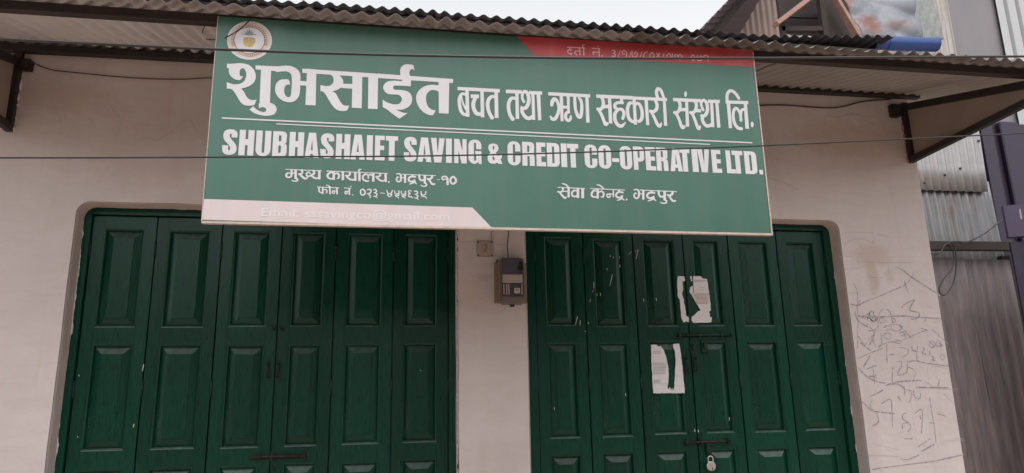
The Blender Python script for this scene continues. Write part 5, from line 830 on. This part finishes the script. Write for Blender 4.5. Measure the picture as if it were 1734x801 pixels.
# ------------------------------------------------------------------ padlock, posters
LK = empty('padlock', (hx + .006, YL - .03, zb2 - .13), 'round silver padlock hanging from the lower bolt of the right-hand door', 'padlock')
lx, lz = 1.866, 1.135
bm = bmesh.new(); cyl(bm, (lx, YL - .033, lz), (0, 1, 0), .0265, .020, 28); bmesh.ops.bevel(bm, geom=[e for e in bm.edges if len(e.link_faces) == 2 and any(len(f.verts) > 6 for f in e.link_faces)], offset=.004, segments=3, affect='EDGES')
mesh_obj('lock_body', bm, 'padlock_silver', LK)
bm = bmesh.new(); zs = lz + .020
tube(bm, [(lx - .015, YL - .033, zs)] + [(lx + .015 * math.cos(a), YL - .033, zs + .020 + .015 * math.sin(a)) for a in [math.pi - math.pi * k / 10 for k in range(11)]] + [(lx + .015, YL - .033, zs)], .0038, 8); mesh_obj('shackle', bm, 'padlock_silver', LK)
bm = bmesh.new(); cyl(bm, (lx + .002, YL - .0438, lz - .010), (0, 1, 0), .0035, .002, 10); box(bm, lx + .0005, lx + .0035, YL - .0448, YL - .0425, lz - .022, lz - .010); mesh_obj('keyhole', bm, 'dark_void', LK)
bm = bmesh.new(); 
for k, (a, b) in enumerate(((-.012, .012), (-.014, .010), (-.009, .008))): box(bm, lx + a, lx + b, YL - .0436, YL - .0432, lz + .010 - k * .006, lz + .012 - k * .006)
mesh_obj('engraving', bm, 'grey_ink', LK)
POST = {'a': [[(1.7617,2.2516),(1.8048,2.251),(1.8083,2.2262),(1.7968,2.2179),(1.7887,2.224),(1.7907,2.1951),(1.7908,2.1695),(1.7827,2.1489),(1.7849,2.1214),(1.7912,2.1071),(1.7869,2.0928),(1.7952,2.0624),(1.7971,2.0068),(1.8136,1.9997),(1.8109,1.9665),(1.7966,1.9735),(1.7768,1.9665),(1.7661,1.9917),(1.7644,2.0522),(1.7641,2.1029),(1.7529,2.1232),(1.7552,2.1949)],[(1.8407,2.2524),(1.8536,2.2515),(1.8533,2.2214),(1.8465,2.2183)],[(1.8624,2.2526),(1.9135,2.2521),(1.9233,2.2397),(1.9524,2.2358),(1.9555,2.1965),(1.9603,2.1038),(1.9614,2.0424),(1.9451,2.0302),(1.9529,2.0201),(1.9491,2.0018),(1.9619,1.9998),(1.957,1.9694),(1.9319,1.9654),(1.8407,1.9655),(1.8291,1.9796),(1.833,2.0017),(1.8557,2.0169),(1.8731,2.0321),(1.8923,2.0423),(1.8699,2.083),(1.8457,2.1288),(1.8305,2.1544),(1.8372,2.1832),(1.8553,2.1936),(1.8538,2.1494),(1.8601,2.1463),(1.8594,2.2163)]],'a_lines': [(1.8667,1.9408,2.2271),(1.8662,1.9402,2.2208),(1.8965,1.9302,2.1806),(1.9117,1.9247,2.1683),(1.8577,1.9531,2.1445),(1.8592,1.9524,2.1368),(1.8608,1.9518,2.1292),(1.8623,1.9511,2.1215),(1.8638,1.9504,2.1138),(1.8653,1.9497,2.1061),(1.8668,1.949,2.0984),(1.8683,1.9484,2.0907),(1.8699,1.9477,2.0831)],'a_red': [2,3,5,6,7,8,9,10,11,12],'b': [[(1.5611,1.8334),(1.5903,1.8352),(1.6103,1.8232),(1.621,1.8271),(1.6363,1.8083),(1.6508,1.7641),(1.6601,1.7056),(1.6606,1.6571),(1.6498,1.5947),(1.6449,1.5842),(1.6523,1.5726),(1.6617,1.5878),(1.6672,1.5656),(1.6757,1.5818),(1.6803,1.5606),(1.6883,1.5845),(1.698,1.6566),(1.7081,1.7343),(1.7084,1.7931),(1.6981,1.8226),(1.7014,1.8384),(1.7394,1.8402),(1.7441,1.7928),(1.75,1.6948),(1.752,1.5498),(1.6506,1.5506),(1.5562,1.5513),(1.5561,1.6393),(1.5565,1.7358)]],'b_lines': [(1.5688,1.6165,1.794),(1.5681,1.6158,1.7842),(1.5641,1.6449,1.7256),(1.5635,1.6442,1.7168),(1.5629,1.6436,1.7081),(1.5623,1.6429,1.6995),(1.5617,1.6423,1.6907),(1.5611,1.6417,1.682),(1.5605,1.641,1.6734),(1.5599,1.6404,1.6646),(1.5656,1.6046,1.6273),(1.565,1.604,1.6187),(1.5644,1.6034,1.6101)]}
def poster(pieces, lines, red, label, y):
    P_ = empty('poster', (pieces[0][0][0], y, pieces[0][0][1]), label, 'poster', 'torn notices on the right-hand door')
    for k, pc in enumerate(pieces):
        pv = [Vector((p[0], p[1], 0)) for p in pc]
        # finer, slightly uneven torn edge
        rn = random.Random(len(pc)); fine = []
        for i, a in enumerate(pv):
            b = pv[(i + 1) % len(pv)]; n = max(1, int((b - a).length / .012)); d = b - a
            for q in range(n):
                t = q / n; off = rn.uniform(-.0012, .0012) if q else 0
                fine.append(a + d * t + Vector((-d.y, d.x, 0)).normalized() * off)
        bm = bmesh.new(); bv = [bm.verts.new((v.x, y - max(0, rn.gauss(.0004, .0014)), v.y)) for v in fine]
        for t in geometry.tessellate_polygon([fine]): bm.faces.new([bv[i] for i in t])
        ps = mesh_obj('paper', bm, 'paper', P_)
    bm = bmesh.new(); bm2 = bmesh.new(); rn = random.Random(5)
    for li, (x0, x1, z) in enumerate(lines):
        x = x0; tgt = bm2 if li in red else bm
        while x < x1:
            w = rn.uniform(.004, .012); xe = min(x + w, x1)
            tgt.faces.new([tgt.verts.new(p) for p in ((x, y - .0032, z - .0016), (xe, y - .0032, z - .0016), (xe, y - .0032, z + .0012), (x, y - .0032, z + .0012))]); x += w + .0025
    if bm.faces: mesh_obj('print_lines', bm, 'grey_ink', P_)
    if bm2.faces: mesh_obj('print_lines', bm2, 'red_ink', P_)
poster(POST['a'], POST['a_lines'], set(POST['a_red']), 'torn white notice with red print on the right-hand door above the bolt', YL - .0016)
poster(POST['b'], POST['b_lines'], set(), 'white notice with a torn dark strip down the middle below the upper bolt', YL - .0016)

# ------------------------------------------------------------------ tin fence wall in the gap on the right
def vsheet(x0, x1, z0, z1, y, wl, amp, seed=0, tilt=0.0, seg=8, nz=5, dent=0.0):
    rnd = random.Random(seed); bm = bmesh.new(); nx = max(2, int((x1 - x0) / wl * seg)); rows = []
    ph = rnd.uniform(0, 6)
    for j in range(nz + 1):
        row = []
        for i in range(nx + 1):
            x = x0 + (x1 - x0) * i / nx; z = z0 + (z1 - z0) * j / nz
            row.append(bm.verts.new((x + tilt * (z - z0), y + amp * math.sin(2 * math.pi * x / wl) + dent * math.sin(x * 7 + z * 5 + ph), z)))
        rows.append(row)
    for a, b in zip(rows, rows[1:]):
        for i in range(nx): bm.faces.new((a[i], a[i + 1], b[i + 1], b[i])).smooth = True
    return bm
FENCE = empty('tin_fence', (5.4, 1.9, 0), 'tall patched fence of grey corrugated tin in the gap beside the shop', 'fence')
solid(mesh_obj('tin_sheet', vsheet(4.4, 5.79, 3.44, 4.6, 1.86, .088, .015, 1, .028), 'tin_upper', FENCE), .001)
solid(mesh_obj('tin_sheet', vsheet(4.4, 5.885, 2.55, 3.56, 1.90, .088, .014, 2, -.028), 'tin_grey', FENCE), .001)
for k, (a, b, z) in enumerate(((4.3, 4.95, 2.74), (4.93, 5.42, 2.768), (5.40, 5.90, 2.755))):
    solid(mesh_obj('fence_panel', vsheet(a, b, 0.0, z, 1.82 + .003 * (k % 2), .115, .008, 5 + k, -.012, dent=.004), 'fence_board', FENCE), .001)
bm = bmesh.new(); obox(bm, (4.3, 1.76, 2.855), (6.1, 1.76, 2.875), .06, .085, bev=.004); mesh_obj('fence_rail', bm, 'brown_timber', FENCE)
bm = bmesh.new(); obox(bm, (5.93, 1.86, 0), (5.84, 1.86, 2.80), .10, .06, up=(0, 1, 0), bev=.004); mesh_obj('fence_post', bm, 'brown_timber', FENCE)
bm = bmesh.new()
for px, pz in [(5.093, 3.504), (5.335, 3.596), (5.519, 3.669), (5.782, 3.969)]: cyl(bm, (px, 1.845, pz), (0, 1, 0), .012, .012, 8)
mesh_obj('roofing_nail', bm, 'dark_steel', FENCE)
cable('tangled_cable', [(4.909,1.7,2.773),(5.015,1.7,2.786),(5.078,1.7,2.86),(5.155,1.7,2.872),(5.18,1.7,2.806),(5.165,1.7,2.694),(5.128,1.7,2.556),(5.067,1.7,2.457),(4.982,1.7,2.391),(4.943,1.7,2.445),(5.023,1.7,2.555),(5.112,1.7,2.638),(5.156,1.7,2.777),(5.118,1.7,2.877),(5.221,1.7,2.896),(5.294,1.7,2.886),(5.506,1.7,2.97),(5.762,1.7,3.13),(6.059,1.7,3.302)], .006, 'cable_black', 'black cable looped around the rail of the tin fence', 6, 6)

# purple frontage next door
PUR = empty('purple_shop_front', (6.2, 2.0, 0), 'dark purple painted timber shop front at the far right edge', 'building')
bm = bmesh.new(); box(bm, 5.60, 8.6, 2.02, 3.2, 0, 4.25)
mesh_obj('wall', bm, 'purple_paint', PUR)
bm = bmesh.new(); obox(bm, (5.98, 1.97, 0), (5.98, 1.97, 4.25), .14, .09, up=(0, 1, 0), bev=.004); mesh_obj('door_post', bm, 'purple_paint', PUR)
bm = bmesh.new(); obox(bm, (6.32, 1.99, 2.0), (6.30, 1.99, 4.25), .22, .05, up=(0, 1, 0), bev=.01); mesh_obj('door_post', bm, 'purple_paint', PUR)
A = Vector((5.375, 1.30, 0)); B = Vector((6.35, .70, 0)); dv = (B - A).normalized()
def vpanel(name, m, u0, u1, z0, z1, off0, off1, parent, lean=.0):
    n_ = Vector((dv.y, -dv.x, 0)); bm = bmesh.new(); vs = []
    for z in (z0, z1):
        for u_, o_ in ((u0, off0), (u1, off0), (u1, off1), (u0, off1)):
            vs.append(bm.verts.new(A + dv * u_ + n_ * o_ + Vector((lean * (z1 - z) * 0, 0, z))))
    for f in ((3, 2, 1, 0), (4, 5, 6, 7), (0, 1, 5, 4), (1, 2, 6, 5), (2, 3, 7, 6), (3, 0, 4, 7)): bm.faces.new([vs[i] for i in f])
    bmesh.ops.recalc_face_normals(bm, faces=bm.faces)
    return mesh_obj(name, bm, m, parent)
DOOR = empty('purple_door', (A.x, A.y, 0), 'open purple door leaf with a white sticker at the far right edge', 'door')
vpanel('leaf', 'purple_paint', 0, 1.1, .1, 2.80, 0, -.04, DOOR)
vpanel('head_rail', 'purple_light', -.01, 1.1, 2.84, 3.125, .035, -.04, DOOR)
vpanel('stile', 'purple_paint', .0, .06, .1, 2.795, .012, .001, DOOR)
st_ = vpanel('sticker', 'sign_white', .17, .40, 2.905, 3.00, .0385, .0355, DOOR)
vpanel('latch', 'grey_ink', .10, .112, 2.99, 3.08, .0385, .0355, DOOR)

# ------------------------------------------------------------------ far buildings, upper right
GABLE = empty('gable_house', (8.5, 8, 0), 'taller house behind with a brown corrugated gable and steep dark tin roof', 'house')
vp = [(5.482, 7.0, 8.012), (6.118, 7.0, 8.683), (6.786, 8.0, 8.535), (7.333, 8.0, 9.391)]
a0, a1 = Vector(vp[0]), Vector(vp[1]); sl_ = (a1 - a0); sl_ /= sl_.x
w0, w1 = Vector(vp[2]), Vector(vp[3]); ws = (w1 - w0); ws /= ws.x
def gz(x): return w0.z + (x - w0.x) * ws.z
# gable wall made of tall sheets
x = w0.x - .3; k = 0
while x < 11.5:
    bm = bmesh.new(); n = 26; x1 = x + .78; cols = []
    for i in range(n * 2 + 1):
        xx = x + (x1 - x) * i / (n * 2); yy = 8.0 + .011 * math.sin(2 * math.pi * xx / .13)+ .006 * (k % 2)
        cols.append((bm.verts.new((xx, yy, 3.0)), bm.verts.new((xx, yy, min(gz(xx) + .1, 13.0)))))
    for a, b in zip(cols, cols[1:]): bm.faces.new((a[0], b[0], b[1], a[1])).smooth = True
    mesh_obj('gable_sheet', bm, 'tin_brown', GABLE); x += .76; k += 1
# steep roof: tin from the rippled verge down to the wall head, with a rafter along it
n = 170; p = a0 - sl_ * 2.0; q = a0 + sl_ * 5.0; wp = w0 - ws * 1.9; wq = w0 + ws * 5.0; rows = []
for i in range(n + 1):
    c = p.lerp(q, i / n); e = wp.lerp(wq, i / n); off = .030 * math.sin(i * 2 * math.pi / 3.0)
    rows.append([bm_ for bm_ in (Vector((c.x, c.y + 4, c.z + .2 + off)), Vector((c.x, c.y, c.z + off)), Vector((e.x, e.y, e.z)))])
bm = bmesh.new(); rv = [[bm.verts.new(v) for v in r_] for r_ in rows]
for a, b in zip(rv, rv[1:]):
    for k in range(2): bm.faces.new((a[k], b[k], b[k + 1], a[k + 1]))
mesh_obj('roof', bm, 'gable_roof_tin', GABLE)
bm = bmesh.new(); s_ = Vector((0.03, -.06, -.05)); obox(bm, p.lerp(wp, .32) + s_, q.lerp(wq, .32) + s_, .05, .10, bev=.005); mesh_obj('rafter', bm, 'brown_timber', GABLE)

DORM = empty('attic_dormer', (7.0, 6.0, 7.4), 'open timber dormer with rusty sloping board above the shop roof', 'dormer')
dp = [(6.289,5.9,7.571),(7.152,5.9,8.249),(6.44,6.0,7.551),(7.21,6.0,7.61),(7.858,6.0,7.48),(7.46,5.9,8.152),(6.537,6.0,7.548),(7.147,6.0,7.461),(7.181,6.0,7.475),(7.43,6.0,8.187),(7.786,5.9,7.465)]
bm = bmesh.new(); obox(bm, dp[0], dp[1], .16, .075, up=(0, 0, 1), bev=.004); mesh_obj('verge_board', bm, 'rust_board', DORM)
bm = bmesh.new(); obox(bm, dp[5], dp[10], .14, .06, up=(0, 0, 1), bev=.004); mesh_obj('verge_board', bm, 'rust_board', DORM)
bm = bmesh.new(); box(bm, 6.762, dp[4][0] + .35, 6.5, 6.55, dp[2][2] - .0, 9.6); mesh_obj('inner_wall', bm, 'brown_timber', DORM)
bm = bmesh.new(); obox(bm, dp[2], dp[3], .08, .09, bev=.004); mesh_obj('sill_beam', bm, 'brown_timber', DORM)
bm = bmesh.new(); obox(bm, (dp[3][0] + .04, 6.0, dp[3][2] - .4), (dp[3][0] + .04, 6.0, dp[3][2] + 1.2), .1, .1, up=(0, 1, 0)); mesh_obj('post', bm, 'brown_timber', DORM)
bm = bmesh.new(); obox(bm, (dp[2][0] + .03, 6.0, dp[3][2] - .4), (dp[2][0] + .03, 6.0, dp[3][2] + .45), .07, .08, up=(0, 1, 0)); mesh_obj('post', bm, 'brown_timber', DORM)
bm = bmesh.new(); obox(bm, (dp[3][0] + .38, 6.1, dp[3][2] - .4), (dp[3][0] + .34, 6.1, dp[3][2] + 1.2), .42, .06, up=(0, 1, 0)); mesh_obj('shutter', bm, 'brown_timber', DORM)
bm = bmesh.new(); obox(bm, (dp[3][0] - .5, 6.4, dp[3][2] + .45), (dp[3][0] + .5, 6.4, dp[3][2] + .50), .06, .06); mesh_obj('cross_beam', bm, 'brown_timber', DORM)
mesh_obj('infill_sheet', vsheet(dp[6][0], dp[7][0], dp[7][2] - .3, dp[6][2] - .05, 6.05, .13, .012, 3), 'tin_pale', DORM)

def crumple(name, corners, m, amp, seed, label, cat, nu=26, nv=18, k=3.0, thick=.004):
    """a dented sheet spanned by four corners"""
    rnd = random.Random(seed); A_, B_, C_, D_ = [Vector(c) for c in corners]; bm = bmesh.new(); g = {}
    waves = [(rnd.uniform(-k, k), rnd.uniform(-k, k), rnd.uniform(0, 6), rnd.uniform(.4, 1)) for _ in range(7)]
    for i in range(nu + 1):
        for j in range(nv + 1):
            u_, v_ = i / nu, j / nv; p_ = A_.lerp(B_, u_).lerp(D_.lerp(C_, u_), v_)
            d = sum(w[3] * abs(math.sin(w[0] * u_ * 2 + w[1] * v_ * 2 + w[2])) for w in waves) / 7
            g[i, j] = bm.verts.new(p_ + Vector((0, -amp * d, amp * .3 * rnd.uniform(-.15, .15))))
    for i in range(nu):
        for j in range(nv): bm.faces.new((g[i, j], g[i + 1, j], g[i + 1, j + 1], g[i, j + 1])).smooth = True
    o = mesh_obj(name, bm, m); solid(o, thick); tag(o, label, cat); return o
bent = crumple('bent_tin_sheet', [(5.418, 2.9, 5.596), (6.084, 2.75, 5.563), (6.157, 2.9, 6.249), (5.36, 3.15, 6.334)], 'rusty_tin', .24, 21, 'dented blue-grey tin sheet with rust along its left edge above the blue pipe', 'metal sheet', 40, 28, 3.2)
crumple('speckled_tarpaulin', [(6.163, 2.9, 5.649), (6.631, 3.0, 5.737), (6.684, 3.1, 6.416), (6.216, 3.05, 6.346)], 'speckled_tarp', .12, 12, 'crumpled speckled grey sheeting between dented tin and streaky corrugated wall', 'tarpaulin', 20, 24, 6.0)

GREY = empty('tin_clad_building', (7.5, 3.3, 0), 'tall building at far right clad in grey and white tin sheets', 'building')
gx = [6.668, 7.137, 7.859, 8.269]
mesh_obj('streaked_sheet', vsheet(gx[0] - .25, gx[1], 2.5, 7.6, 3.30, .095, .012, 4), 'old_tin', GREY)
bm = bmesh.new(); box(bm, gx[1] - .02, gx[2] + .02, 3.34, 3.36, 2.5, 7.6); mesh_obj('plain_sheet', bm, 'plain_tin', GREY)
x = gx[2]; bm = bmesh.new(); prof = []
while x < gx[2] + 2.2:
    prof += [(x, 3.30), (x + .115, 3.30), (x + .135, 3.345), (x + .160, 3.345), (x + .180, 3.30)]; x += .18
prof2 = []
for p_ in prof:
    if not prof2 or abs(p_[0] - prof2[-1][0]) > 1e-6: prof2.append(p_)
cols = [(bm.verts.new((x_, y_, 2.5)), bm.verts.new((x_, y_, 7.6))) for x_, y_ in prof2]
for a, b in zip(cols, cols[1:]): bm.faces.new((a[0], b[0], b[1], a[1]))
mesh_obj('ribbed_sheet', bm, 'white_tin', GREY)
bm = bmesh.new(); box(bm, gx[0] - .15, gx[2] + 2.2, 3.42, 3.6, 0, 7.55); mesh_obj('core', bm, 'plain_tin', GREY)

# blue pipe lying on the wall head
pc = [(3.393, 0.06, 3.909), (3.808, 0.06, 3.929)]
PIPE = empty('blue_pipe', pc[1], 'short blue plastic pipe sticking out from under the roof edge', 'pipe')
bm = bmesh.new(); ax = (Vector(pc[1]) - Vector(pc[0])).normalized(); s0 = Vector(pc[0]) + ax * .015
rr = .050
o_ = [Vector(s0), Vector(pc[1])]
tube(bm, o_, rr, 28, caps=False); mesh_obj('shell', bm, 'blue_plastic', PIPE)
bm = bmesh.new(); tube(bm, [Vector(pc[1]) - ax * .5, Vector(pc[1]) - ax * .001], rr - .004, 28, caps=False)
mesh_obj('bore', bm, 'blue_plastic', PIPE)
bm = bmesh.new(); tube(bm, [Vector(pc[1]) - ax * .004, Vector(pc[1]) + ax * .0005], rr + .0008, 28, caps=False); tube(bm, [Vector(pc[1]) - ax * .004, Vector(pc[1]) + ax * .0005], rr - .0045, 28, caps=False)
mesh_obj('rim', bm, 'blue_plastic', PIPE)

STUFF = ('lettering', 'scribble', 'splash', 'print_lines', 'mortar_lump', 'edge_chip', 'plaster_edge', 'emblem_letters', 'emblem_leaves', 'roofing_nail', 'engraving', 'rule_line', 'window_bar', 'bare_patch')
for o in scene.objects:
    if o.parent and any(k in o.name for k in STUFF): o['kind'] = 'stuff'
